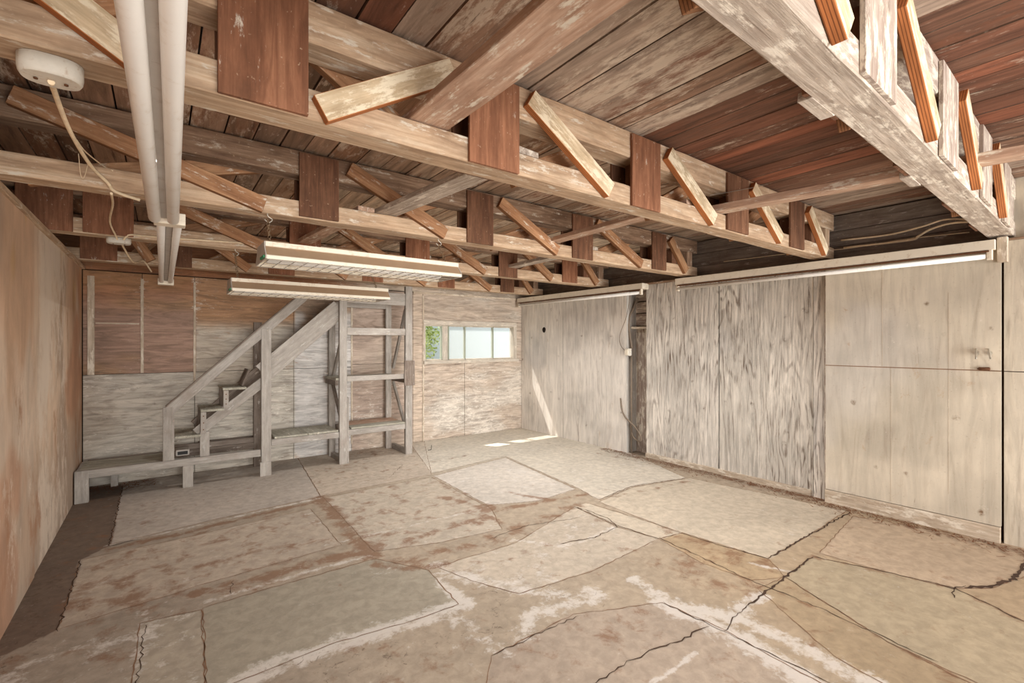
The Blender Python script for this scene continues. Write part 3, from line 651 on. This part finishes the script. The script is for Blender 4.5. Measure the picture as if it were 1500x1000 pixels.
T3 = truss(4.62, 4.76, [-.80, -.456, .93, 2.05, 3.24, 4.27], .28, 'flat roof truss above the smaller shop light with orange plates beside the left wall', M['chord'], M['chord_dark'], [RED, RED, RED, RED, DRK, RED], M['strip_dark'], M['ply_edge_dark'])
T4 = truss(6.08, 6.22, [-.62, .0, 1.0, 2.1, 3.2, 4.3], .28, 'farthest flat roof truss just in front of the window wall', M['chord'], M['chord_dark'], [RED, DRK, RED, RED, RED, DRK], M['strip_dark'], M['ply_edge_dark'])
T0.rotation_euler.z = .02
# splice blocks under the near truss
for (a, b, px, py) in [(1, 1, 1195, 160), (1, 1, 1325, 268)]:
    p = onZ(px, py, ZB0); abox('splice_block', p.x-.10, p.x+.10, .655, .70, ZB0-.004, ZB0+.03, M['chord_white'], T0, chip=.003)
# planks lying across the bottom chords
def brace(p0, p1, w, t, label, mat=None, z=ZB1):
    o = board('brace_plank', (p0[0], p0[1], z+t/2+.004), (p1[0], p1[1], z+t/2+.004), w, t, (0, 0, 1), mat or M['plank'], seg=12, chip=.001)
    tag(o, label, 'brace plank'); return o
brace((.90, 1.92), (.95, -.9), .18, .038, 'wide tan plank running overhead onto the truss with large red plates')
brace((1.28, 3.36), (1.44, 1.80), .15, .035, 'pale plank laid between first and second trusses above the larger shop light', M['chord_white'])
brace((2.87, 3.34), (2.84, 1.80), .12, .035, 'thin plank bridging to the second truss above the far wall strip light')
brace((3.12, 1.92), (3.62, -.9), .12, .045, 'long whitish plank passing behind and beyond the near white truss at upper right')
brace((3.44, 4.76), (3.42, 3.24), .12, .035, 'narrow plank between second and third trusses near the window corner', M['chord_white'])
brace((2.25, 6.22), (2.3, 4.64), .12, .035, 'pale plank between the last two trusses above the window end of the shelf', M['chord_white'])
brace((1.05, 4.76), (1.15, 3.24), .12, .035, 'tan plank laid behind the larger shop light onto the third truss')

# ================================================================== FLUORESCENT FIXTURES
def chainmesh(p0, p1, r=.012, w=.0026):
    bm = bmesh.new(); p0, p1 = Vector(p0), Vector(p1); d = p1-p0; L = d.length; d.normalize(); s = r*2.3; n = int(L/s)
    a = d.orthogonal().normalized(); b = d.cross(a)
    for i in range(n+1):
        c = p0+d*(L*i/max(n, 1)); u = a if i % 2 else b
        sweep_bm(bm, [c+d*math.cos(t)*r*1.35+u*math.sin(t)*r*.75 for t in [2*math.pi*k/12 for k in range(12)]], w, 5, closed=True)
    return bm
def shoplight(x0, x1, y0, y1, z, label, ytop, xa, xb):
    r = empty('shop_light', ((x0+x1)/2, (y0+y1)/2, z), label, 'shop light'); WORLD[r.name] = Matrix.Translation(r.location)
    yc = (y0+y1)/2; H = .105
    # folded reflector: front face cream lip, tan slope, cream top ridge; mirrored behind
    def strip(name, prof, mat):
        bm = bmesh.new(); pts = [[bm.verts.new((x, y, zz)) for (y, zz) in prof] for x in (x0, x1)]
        for i in range(len(prof)-1): bm.faces.new((pts[0][i], pts[1][i], pts[1][i+1], pts[0][i+1]))
        o = bm_link(name, bm, mat, r); md = o.modifiers.new('s', 'SOLIDIFY'); md.thickness = .002; return o
    strip('reflector_lip', [(y0+.012, z+.001), (y0, z), (y0, z+.02), (y0+.006, z+.024)], M['cream'])
    strip('reflector_side', [(y0+.006, z+.024), (y0+.05, z+H-.028)], M['tan'])
    strip('reflector_top', [(y0+.05, z+H-.028), (y0+.042, z+H-.026), (y0+.042, z+H), (y1-.042, z+H), (y1-.042, z+H-.026), (y1-.05, z+H-.028), (y1-.006, z+.024), (y1, z+.02), (y1, z), (y1-.012, z+.001)], M['cream'])
    strip('reflector_pan', [(y0+.012, z+.024), (y0+.07, z+.048), (y1-.07, z+.048), (y1-.012, z+.024)], M['cream'])
    for yy in (yc-.08, yc+.08):
        bm = bmesh.new(); bmcyl(bm, (x0+.04, yy, z+.026), (x1-.04, yy, z+.026), .0165, 14); bm_link('lamp_tube', bm, M['tube'], r)
    bm = bmesh.new(); n = 18
    for i in range(n+1):
        X = x0+.015+(x1-x0-.03)*i/n; bmbox(bm, X-.0013, X+.0013, y0+.004, y1-.004, z-.002, z+.001)
    for j in range(4):
        Y = y0+.01+(y1-y0-.02)*j/3; bmbox(bm, x0+.01, x1-.01, Y-.0013, Y+.0013, z-.0045, z-.002)
    bm_link('wire_guard', bm, M['wire'], r)
    for X, sg in ((x0, -1), (x1, 1)):
        bm = bmesh.new(); pr_ = [(y0, z), (y0, z+.022), (y0+.05, z+H-.028), (y0+.045, z+H), (y1-.045, z+H), (y1-.05, z+H-.028), (y1, z+.022), (y1, z)]
        A = [bm.verts.new((X+sg*.001, a, b)) for a, b in pr_]; B = [bm.verts.new((X+sg*.006, a, b)) for a, b in pr_]
        bm.faces.new(A); bm.faces.new(B[::-1])
        for i in range(8): bm.faces.new((A[i], B[i], B[(i+1) % 8], A[(i+1) % 8]))
        bm_link('end_plate', bm, M['grey_metal'], r)
    bm = bmesh.new()
    for q in range(4): bmbox(bm, x0-.016, x0-.006, y0+.02+q*.03, y0+.04+q*.03, z+.008, z+.022)
    bm_link('wire_nut', bm, M['green'], r)
    for X in (xa, xb):
        bm = chainmesh((X, yc, z+H+.012), (X+.01, ytop, 2.255)); o = bm_link('chain', bm, M['chain'], r)
        bm = bmesh.new(); hk = [Vector((X+.01, ytop, 2.315)), Vector((X+.01, ytop, 2.285)), Vector((X+.035, ytop, 2.265)), Vector((X+.015, ytop, 2.245)), Vector((X-.01, ytop, 2.262))]
        sweep_bm(bm, catmull(hk, 5), .0035, 6); bm_link('hook', bm, M['steel_handle'], r)
    return r
S1 = shoplight(.475, 1.73, 2.93, 3.27, 1.972, 'larger nearer shop light with wire guard hung on chains from a truss', 3.24, .52, 1.70)
S2 = shoplight(.445, 1.72, 4.22, 4.58, 1.905, 'smaller farther shop light with wire guard in front of the grey stair', 4.64, .50, 1.66)

def pair_light(p0, p1, half, rt, label, socket=False):
    """two bare tubes either side of a metal channel"""
    p0, p1 = Vector(p0), Vector(p1); c = (p0+p1)/2; d = (p1-p0).normalized(); s = Vector((0, 0, 1)).cross(d).normalized()*-1; up = s.cross(d)*-1
    if up.z < 0: up = -up
    r = empty('tube_light', c, label, 'tube light'); WORLD[r.name] = Matrix.Translation(r.location)
    board('channel_housing', p0+up*.03, p1+up*.03, half*.9, .045, up, M['grey_metal'], r)
    for sg in (-1, 1):
        a, b = p0+s*sg*half, p1+s*sg*half; L = (b-a).length
        bm = bmesh.new(); pts = [a, a+d*.012, a+d*.02, b-d*.02, b-d*.012, b]
        sweep_bm(bm, pts, [rt*.5, rt*.85, rt, rt, rt*.85, rt*.5], 20); bm_link('lamp_tube', bm, M['tube'], r)
    for q, e in ((p0, -1), (p1, 1)):
        if socket or e == -1:
            board('lamp_holder', q-d*e*.01+up*.0, q+d*e*(.07 if socket else .035)+up*.0, half*2+rt*2+.02, .06, up, M['cream'], r)
    return r, up
A, upA = pair_light((-.03, .35, 2.232), (.012, 2.86, 2.10), .036, .0245, 'near pair of big white fluorescent tubes running overhead at upper left')
B, upB = pair_light((.036, 3.0, 2.128), (.04, 5.86, 2.112), .036, .0195, 'far pair of thin fluorescent tubes ending near the brown back wall', True)
for rt_, y, z in ((A, 1.85, 2.205), (A, .6, 2.27), (B, 3.29, 2.17), (B, 4.69, 2.16)):
    tube('hanger_wire', [(-.01 if rt_ is A else .038, y, z-.02), (-.01 if rt_ is A else .038, y, 2.305)], .0025, M['wire'], rt_, 6, 1)
tube('hanger_wire', [(.01, 2.80, 2.14), (.01, 3.25, 2.305)], .0025, M['wire'], A, 6, 1)

def striplight(y0, y1, label):
    r = empty('strip_light', (4.98, (y0+y1)/2, 2.2), label, 'strip light'); WORLD[r.name] = Matrix.Translation(r.location)
    abox('housing', 4.955, 5.045 if y1 < 4 else 5.09, y0, y1, 2.195, 2.27, M['cream'], r, seg=8, chip=.0015)
    abox('reflector_edge', 4.95, 4.985, y0+.03, y1-.03, 2.178, 2.192, M['rust'], r)
    bm = bmesh.new(); bmcyl(bm, (4.97, y0+.05, 2.148), (4.97, y1-.03, 2.148), .019, 16); bm_link('lamp_tube', bm, M['tube'], r)
    for y in (y0+.03, y1-.03): abox('lamp_holder', 4.955, 4.99, y-.016, y+.016, 2.12, 2.195, M['cream'], r)
    return r
striplight(.66, 3.37, 'longer looking near strip light along the top of the sliding doors')
striplight(3.85, 6.50, 'far strip light along the wall top by the window corner')

# ================================================================== CABLES AND BOXES
def octbox(c, rx, ry, h, name, label, mat, cat='junction box'):
    r = empty(name, c, label, cat); WORLD[r.name] = Matrix.Translation(r.location); c = Vector(c)
    bm = bmesh.new(); n = 28; prof = [(1.0, 0), (1.0, -.55), (.97, -.8), (.9, -.95), (.0, -1.0)]; rings = []
    for k, (s, z) in enumerate(prof[:-1]):
        rings.append([bm.verts.new(c+Vector((math.copysign(abs(math.cos(a))**.7, math.cos(a))*rx*s, math.copysign(abs(math.sin(a))**.9, math.sin(a))*ry*s, z*h))) for a in [2*math.pi*i/n for i in range(n)]])
    for A_, B_ in zip(rings[:-1], rings[1:]):
        for i in range(n): f = bm.faces.new((A_[i], B_[i], B_[(i+1) % n], A_[(i+1) % n])); f.smooth = True
    bm.faces.new(rings[-1]); bm.faces.new(rings[0][::-1]); bm_link('body', bm, mat, r)
    bm = bmesh.new()
    for sx in (-.45, .45): bmcyl(bm, c+Vector((rx*sx, 0, -h*.98)), c+Vector((rx*sx, 0, -h*1.05)), .005, 8)
    bm_link('screw', bm, M['rust'], r); return r
jb = onZ(66, 100, 2.27)
octbox((jb.x+.01, 1.86, 2.299), .070, .052, .055, 'junction_box', 'oval white porcelain junction box on the near truss at upper left', M['porcelain'])
c0 = Vector((jb.x+.01, 1.86, 2.243))
tag(tube('cloth_cable', [c0, onY(80, 135, 2.1), onY(97, 180, 2.4), onY(115, 215, 2.75), onY(135, 245, 3.05), (onY(158, 268, 3.2)), onY(165, 278, 3.205), onY(180, 285, 3.205), onY(205, 293, 3.20)], .008, M['cable']), 'cream cloth cable drooping from the oval junction box to the second truss', 'cable')
tag(tube('thin_cable', [onY(112, 205, 2.75), onY(125, 222, 2.9), onY(150, 242, 3.25), onY(165, 250, 3.21)], .003, M['cable']), 'thin tan wire strand branching beside the drooping cloth cable', 'cable')
tag(tube('looped_string', [onY(115, 225, 3.2), onY(118, 255, 3.2), onY(123, 260, 3.2), onY(129, 240, 3.2)], .0018, M['cable']), 'little hanging loop of string on the second truss at left', 'string')
jb2 = onZ(173, 347, 2.295)
octbox((jb2.x, 4.69, 2.299), .075, .05, .045, 'junction_box', 'small round grey junction box under the third truss beside the left wall', M['porcelain'])
tag(tube('hanging_cable', [onY(163, 283, 3.20), onY(165, 300, 3.7), onY(161, 325, 4.3), onY(170, 346, 4.6), (jb2.x, 4.66, 2.262)], .006, M['cable']), 'tan cable hanging down into the small round junction box', 'cable')
tag(tube('hanging_cable', [(jb2.x+.02, 4.68, 2.262), onY(182, 364, 5.0), onY(196, 384, 5.4), onY(210, 382, 5.9), onY(222, 398, 6.0)], .007, M['cable']), 'cream cable curling down from the small round junction box toward the back wall', 'cable')
tag(tube('chord_cable', [(jb2.x+.03, 4.62, 2.28), onY(190, 344, 4.605), onY(215, 346, 4.605), onY(300, 352, 4.605), onY(385, 358, 4.605)], .007, M['cable']), 'tan cable stapled straight along the face of the third truss', 'cable')
tag(tube('loose_cable', [onX(1232, 352, 5.2), onX(1300, 344, 5.2), onX(1350, 332, 5.15), onX(1390, 321, 5.15), (5.1, .68, 2.42)], .008, M['cable']), 'upper pale cable looping over dark boards above the sliding doors', 'cable')
tag(tube('loose_cable', [onX(1236, 363, 5.2), onX(1330, 352, 5.18), onX(1345, 346, 5.15), onX(1365, 335, 5.15), onX(1400, 326, 5.1), (5.1, .68, 2.42)], .009, M['cable']), 'thick cream cable curving up beneath the upper pale cable above the doors', 'cable')
tag(tube('loose_wire', [onX(1060, 383, 5.2), onX(1110, 377, 5.2), onX(1150, 372, 5.2), onX(1240, 364, 5.2), onX(1330, 350, 5.2), onX(1420, 340, 5.18)], .004, M['cable']), 'long thin pale wire lying on the plate above the sliding doors', 'cable')
tag(tube('strung_wire', [onY(1040, 286, 1.745), onY(1080, 279, 1.745), onY(1125, 270, 1.745)], .002, M['wire']), 'thin wire strung across diagonal strips of the truss with large red plates', 'wire')
# recess wiring
bx = onX(919, 515, 5.08); r = empty('outlet_box', bx, 'small cream electrical box at the edge of the wall recess', 'electrical box'); WORLD[r.name] = Matrix.Translation(bx)
abox('body', 5.06, 5.13, bx.y-.035, bx.y+.03, bx.z-.055, bx.z+.045, M['porcelain'], r, bev=.006)
abox('cover', 5.052, 5.06, bx.y-.028, bx.y+.022, bx.z-.04, bx.z+.03, M['cream'], r, bev=.003)
tag(tube('steel_conduit', [(5.14, bx.y-.02, 0.0), (5.14, bx.y-.02, 1.0), (5.14, bx.y-.02, bx.z-.05)], .013, M['cable_grey'], n=10, smooth=1), 'grey conduit rising from floor to the cream electrical box', 'conduit')
tag(tube('armoured_cable', [(5.15, bx.y-.02, bx.z+.04), onX(921, 470, 5.15), onX(929, 450, 5.2), onX(934, 436, 5.24)], .016, M['cable_grey']), 'thick grey cable climbing from the electrical box to the recess top', 'cable')
tag(tube('black_wire', [onX(924, 425, 5.09), onX(918, 462, 5.085), onX(908, 490, 5.08), onX(909, 505, 5.08), onX(916, 514, 5.075)], .004, M['cable_grey']), 'thin dark wire bowed in front of the far right wall', 'cable')
tag(tube('coiled_cable', [onX(909, 583, 5.07), onX(911, 600, 5.06), onX(917, 612, 5.08), onX(930, 625, 5.1), onX(939, 640, 5.12), onX(937, 646, 5.12), onX(928, 640, 5.14), onX(923, 622, 5.14)], .011, M['cable_grey']), 'stiff grey cable looping low inside the wall recess', 'cable')

# ================================================================== BENCH, STAIR, SHELVES (all of grey painted timber)
F0, F1 = 5.93, 5.99       # front timbers
R0, R1 = 6.42, 6.47       # rear timbers
GR, GB = M['grey'], M['grey_brown']
be = empty('timber_bench', (.15, 6.2, 0), 'long low grey timber bench along the back wall beneath the stair', 'bench'); WORLD[be.name] = Matrix.Translation(be.location)
abox('front_rail', -.64, .90, F0, F1-.01, .225, .30, GR, be, seg=8, chip=.0015)
abox('rear_rail', -.60, .90, R0, R1, .225, .30, GB, be)
for x0, x1 in [(-.645, -.545), (.18, .27)]:
    abox('leg', x0, x1, F0-.003, F1, 0, .226 if x0 > 0 else .30, GR, be)
for x0, x1 in [(-.42, -.36), (.2, .27)]: abox('leg', x0, x1, R0, R1, 0, .225, GR, be)
abox('seat_board', -.62, .05, F1-.01, 6.20, .278, .298, M['tread'], be); abox('seat_board', -.62, .05, 6.205, 6.42, .28, .298, M['tread'], be)
abox('end_rail', -.64, -.60, F1, R0, .225, .297, GR, be)
st = empty('timber_stair', (.9, 6.2, 0), 'grey timber stair with open steps and handrail climbing to the right', 'staircase'); WORLD[st.name] = Matrix.Translation(st.location)
abox('newel_post', .015, .11, F0-.002, F1, .301, .845, GR, st)
board('handrail', (.06, F0+.025, .80), (1.36, F0+.025, 2.045), .095, .045, (0, 1, 0), GR, st, seg=8, chip=.0015)
board('stringer', (.93, F0+.07, 1.155), (1.79, F0+.07, 1.935), .22, .04, (0, 1, 0), GR, st, seg=8, chip=.0015)
board('stringer', (.30, F0+.07, .545), (.935, F0+.07, 1.06), .105, .038, (0, 1, 0), GR, st, seg=8, chip=.0015)
board('rail_shade_strip', (.04, F0+.025, .852), (1.34, F0+.025, 2.098), .06, .014, (-.69, 0, .72), GB, st)  # added dark strip, paints the shadowed top edge of the handrail
board('stringer', (.32, R0+.0, .56), (1.80, R0+.0, 1.92), .14, .04, (0, 1, 0), GB, st)
abox('support_post', .33, .415, F0+.005, F0+.048, .301, .56, M['grey'], st)
for (x0, x1, z) in [(.115, .34, .525), (.335, .55, .782), (.535, .76, 1.0)]:
    abox('tread', x0, x1, F0+.0, R1-.01, z-.012, z+.012, M['tread'], st, bev=.002)
for (x0, z0, z1) in [(.335, .545, .768), (.54, .80, .985)]:
    o = abox('step_bracket', x0, x0+.05, F0-.004, F0+.05, z0, z1, M['grey'], st)
    bm = bmesh.new()
    for zz in (z0+.04, (z0+z1)/2, z1-.04): bmcyl(bm, (x0+.025, F0-.008, zz), (x0+.025, F0-.002, zz), .006, 8)
    bm_link('bolt', bm, M['rust'], o)
    abox('step_bracket', x0, x0+.04, R0-.06, R0-.02, z0, z1, GB, st)
p = onY(368, 557, F0+.1); board('tipped_tread', (.73, 6.16, 1.02), (.80, 6.16, 1.20), .30, .022, (-.9, 0, .4), GB, st)
# storey post shared by stair and bench
sp = empty('shelf_frame', (1.8, 6.2, 0), 'tall grey timber shelf frame with posts and three bays right of the stair', 'shelf frame'); WORLD[sp.name] = Matrix.Translation(sp.location)
abox('post', .905, 1.005, F0-.01, F0+.045, 0, 1.66, GR, sp, seg=6, chip=.001)
abox('post_foot', .89, 1.0, F0-.022, F0-.0105, 0, .16, GR, sp)
abox('post', .90, .99, R0+.0, R1, 0, 1.75, GB, sp)
abox('post', 1.765, 1.855, F0-.01, F0+.045, 0, 2.10, GR, sp, seg=6, chip=.001)
abox('post', 1.857, 1.882, F0-.002, F0+.045, .0, .82, GR, sp)
abox('post', 1.78, 1.86, R0, R1, 0, 2.02, GR, sp)
abox('post', 2.635, 2.73, F0-.01, F0+.045, 0, 2.26, GR, sp, seg=6, chip=.001)
abox('post', 2.56, 2.64, R0, R1, 0, 2.05, GR, sp)
abox('shelf_rail', 1.008, 1.762, F0, F0+.04, .33, .40, GR, sp); abox('shelf_rail', 1.0, 1.78, R0, R1-.01, .33, .40, GB, sp)
abox('shelf_rail', 1.86, 2.633, F0, F0+.04, .345, .415, GR, sp); abox('shelf_rail', 1.87, 2.56, R0, R1-.01, .345, .415, GB, sp)
for (x0, x1) in ((1.04, 1.40), (1.405, 1.755)): abox('shelf_board', x0, x1, F0+.01, R1-.02, .402, .424, M['tread'], sp)
for (y0, y1) in ((F0+.0, 6.12), (6.125, 6.29), (6.295, 6.45)): abox('shelf_board', 1.91, 2.63, y0, y1, .418, .440, M['plank'] if y0 > 6 else M['tread'], sp)
abox('shelf_rail', 1.858, 2.632, F0, F0+.04, 1.60, 1.69, GR, sp)
abox('shelf_board', 1.73, 2.632, F0+.02, R1-.02, 1.035, 1.065, M['tread'], sp); abox('shelf_rail', 1.858, 2.632, F0, F0+.018, 1.02, 1.085, GR, sp)
abox('shelf_rail', 1.73, 1.765, F0+.05, R0, .97, 1.035, GB, sp); abox('shelf_rail', 2.64, 2.67, F0+.047, R0, .96, 1.035, GB, sp)
abox('shelf_rail', 1.80, 1.85, F0+.05, R0, .0, .06, GR, sp); abox('shelf_rail', 2.64, 2.69, F0+.047, R0, .0, .07, GR, sp)
abox('top_board', 1.80, 2.632, F0, F0+.04, 2.0, 2.16, GR, sp, seg=5, chip=.001); abox('top_board', 1.86, 2.56, R0, R1-.01, 1.98, 2.05, GR, sp)
board('diagonal_brace', (1.82, F0+.06, 1.62), (1.82, R0-.01, 1.02), .05, .03, (1, 0, 0), GR, sp)
board('diagonal_brace', (1.82, R0-.01, .98), (1.82, F0+.06, .46), .05, .03, (1, 0, 0), GB, sp)
board('diagonal_brace', (2.66, F0+.06, 1.95), (2.66, R0-.01, 1.14), .05, .03, (1, 0, 0), GR, sp)
board('diagonal_brace', (2.66, R0-.01, .95), (2.66, F0+.06, .36), .05, .03, (1, 0, 0), GR, sp)
q0, q1 = onY(592, 528, F0-.02), onY(604, 564, F0-.02)
abox('patch_block', q0.x, q1.x+.03, F0-.036, F0-.011, q1.z, q0.z, GB, sp)
o = empty('metal_tin', (.17, 6.25, .30), 'small grey metal tin under the lowest stair tread', 'tin'); WORLD[o.name] = Matrix.Translation(o.location)
abox('tin_body', .125, .245, 6.10, 6.26, .302, .365, M['grey_metal'], o, bev=.008); abox('tin_label', .14, .23, 6.096, 6.099, .315, .35, M['black'], o, bev=0)
abox('cross_rail', .06, .9, R0+.002, R1-.01, .302, .36, GB, be)

# ================================================================== SMALL THINGS, DEBRIS
p = Vector((*fl(631, 659), 0)); tag(tube('bent_wire', [p+Vector((-.04, 0, .004)), p+Vector((0, 0, .005)), p+Vector((.01, 0, .03)), p+Vector((.012, 0, .07))], .004, M['black']), 'short bent black wire standing on the floor near the shelf frame', 'wire')
bm = bmesh.new(); rq = random.Random(3)
def twig(x, y, L, zz=.003):
    a = rq.uniform(0, math.pi); w = rq.uniform(.0018, .005); dx, dy = math.cos(a)*L/2, math.sin(a)*L/2; nx, ny = -math.sin(a)*w, math.cos(a)*w; z = zz+rq.uniform(0, .006); z2 = zz+rq.uniform(0, .008)
    bm.faces.new([bm.verts.new(q) for q in ((x-dx-nx, y-dy-ny, z), (x+dx-nx*.3, y+dy-ny*.3, z2), (x+dx+nx*.3, y+dy+ny*.3, z2), (x-dx+nx, y-dy+ny, z))])
for i in range(1500):
    y = rq.uniform(.4, 4.6); x = 5.08-abs(rq.gauss(0, .1)); 
    if y < 1.8: x -= .08
    twig(x, y, rq.uniform(.015, .07))
M['litter'] = plain('dry_brown_litter', (120, 80, 54), .9, 0, .3, 30)
o = bm_link('leaf_litter', bm, M['litter']); tag(o, 'dry brown needles and leaf litter along the foot of right wall', 'leaf litter', kind='stuff')
bm = bmesh.new()
for i in range(260): twig(rq.uniform(-.62, -.05), 6.5-abs(rq.gauss(0, .14)), rq.uniform(.02, .12), .006)
o = bm_link('twig_litter', bm, M['litter']); tag(o, 'dry twigs and stalks under the left end of the bench', 'twigs', kind='stuff')

# ================================================================== OUTSIDE
tag(abox('ground_outside', -8, 16, YB+.11, 26, -.12, -.02, plain('pale_ground', (190, 184, 170), .9), bev=0), kind='structure')
tag(abox('neighbour_wall', 3.9, 16, 10.5, 10.7, -.02, 3.4, plain('white_render_wall', (186, 196, 199), .8, var=.02), bev=0), kind='structure')
def leafmat():
    m, nt, b = newmat('tree_leaves'); g = N(nt); tc = nt.nodes.new('ShaderNodeTexCoord')
    n = g.noise(tc.outputs['Object'], 7, 4, .6); c = g.ramp(n, [(.3, (130, 150, 70)), (.5, (190, 205, 120)), (.7, (238, 240, 180))]); nt.links.new(c, b.inputs['Base Color']); b.inputs['Roughness'].default_value = .6; return m
tr = empty('leafy_tree', (3.9, 8.9, 0), 'light green leafy tree outside the left end of window', 'tree'); WORLD[tr.name] = Matrix.Translation(tr.location)
tube('trunk', [(4.2, 9.4, -.02), (4.22, 9.42, .7), (4.15, 9.4, 1.5)], [.07]*13, M['ply_dark'], tr)
bm = bmesh.new()
for i in range(5200):
    v = Vector((rq.gauss(0, 1), rq.gauss(0, 1), rq.gauss(0, 1))).normalized()*rq.uniform(.55, 1); c = Vector((4.1+v.x*.85, 9.4+v.y*.6, 1.75+v.z*1.0))
    a = Vector((rq.gauss(0, 1), rq.gauss(0, 1), rq.gauss(0, 1))).normalized(); b2 = a.orthogonal().normalized(); s_ = rq.uniform(.03, .06)
    bm.faces.new([bm.verts.new(c+q) for q in (a*s_, b2*s_*.5, -a*s_, -b2*s_*.5)])
me_ = bpy.data.meshes.new('foliage'); bm.to_mesh(me_); bm.free(); link('foliage', me_, leafmat(), tr)

# ================================================================== CAMERA, LIGHT, WORLD
GRP = {'roof_truss': 'flat roof trusses overhead', 'brace_plank': 'planks laid across the truss bottom chords', 'shop_light': 'wire guarded shop lights hung on chains',
       'tube_light': 'paired fluorescent tubes at upper left', 'strip_light': 'strip lights along the right wall', 'junction_box': 'round junction boxes under the trusses',
       'hanging_cable': 'cables by the left wall', 'loose_cable': 'loose cables above the sliding doors'}
for o in bpy.data.objects:
    k_ = o.name.split('.')[0]
    if o.parent is None and k_ in GRP: o['group'] = GRP[k_]
cam = bpy.data.cameras.new('Camera'); co = bpy.data.objects.new('Camera', cam); COL.objects.link(co)
co.location = (0, 0, CAMH); co.rotation_euler = (math.pi/2, 0, -YAW); cam.sensor_width = 36; cam.lens = FPX/1500*36; cam.shift_y = (HOR-500)/1500
cam.clip_start = .02; bpy.context.scene.camera = co
def area(name, loc, target, sx, sy, power, col=(1, 1, 1)):
    l = bpy.data.lights.new(name, 'AREA'); l.shape = 'RECTANGLE'; l.size = sx; l.size_y = sy; l.energy = power; l.color = col
    o = bpy.data.objects.new(name, l); COL.objects.link(o); o.location = loc
    o.rotation_euler = (Vector(target)-Vector(loc)).to_track_quat('-Z', 'Y').to_euler(); return o
area('doorway_daylight', (2.2, -2.9, 1.3), (2.2, 3, 1.2), 5.0, 2.3, 80, (1, .98, .95))
area('ceiling_fill', (2.6, -1.2, .25), (2.6, 2.2, 2.4), 4.5, 1.6, 90, (1, .965, .92))  # added unseen lamp, aimed up to brighten the ceiling
def soft(name, d, e, ang, col):
    l = bpy.data.lights.new(name, 'SUN'); l.energy = e; l.angle = math.radians(ang); l.color = col
    o = bpy.data.objects.new(name, l); COL.objects.link(o); o.rotation_euler = Vector(d).to_track_quat('-Z', 'Y').to_euler()
def spot(x, y, z, e, col=(1, .985, .96)):
    l = bpy.data.lights.new('fill_spot', 'SPOT'); l.energy = e; l.color = col; l.spot_size = math.radians(165); l.spot_blend = 1.0; l.shadow_soft_size = 0.0
    o = bpy.data.objects.new('fill_spot', l); COL.objects.link(o); o.location = (x, y, z)
for X_, Y_, E_ in [(.9, 1.25, 36), (2.4, 1.25, 34), (3.75, 1.25, 36), (2.45, 2.7, 36), (3.8, 2.7, 36), (2.4, 4.0, 38), (3.8, 4.0, 40), (2.3, 5.2, 30), (3.8, 5.2, 32), (.45, 5.2, 20), (-.0, 2.4, 16)]: spot(X_, Y_, 2.24, E_*1.1)  # invisible fill spots added under the trusses to even out the room
soft('rear_fill_sun', (.12, 1, -.16), 1.8, 24, (1, .985, .96))  # added soft sun from behind, fills the deep end without falloff
soft('upward_fill_sun', (.1, 1, .14), 2.0, 24, (1, .96, .9))  # added upward sun, stands in for bounced light on the undersides
sun = bpy.data.lights.new('sun', 'SUN'); sun.energy = 9; sun.angle = math.radians(.6); sun.color = (1, .95, .86)
so = bpy.data.objects.new('sun', sun); COL.objects.link(so); so.rotation_euler = Vector((.45, -.72, -1.2)).to_track_quat('-Z', 'Y').to_euler()
w = bpy.data.worlds.new('World'); bpy.context.scene.world = w; w.use_nodes = True
bg = w.node_tree.nodes['Background']; bg.inputs[0].default_value = (.90, .95, 1.0, 1); bg.inputs[1].default_value = 1.0
sc = bpy.context.scene; sc.view_settings.view_transform = 'Standard'; sc.view_settings.look = 'None'; sc.view_settings.exposure = 0.22
sc.cycles.max_bounces = 8; sc.cycles.diffuse_bounces = 6
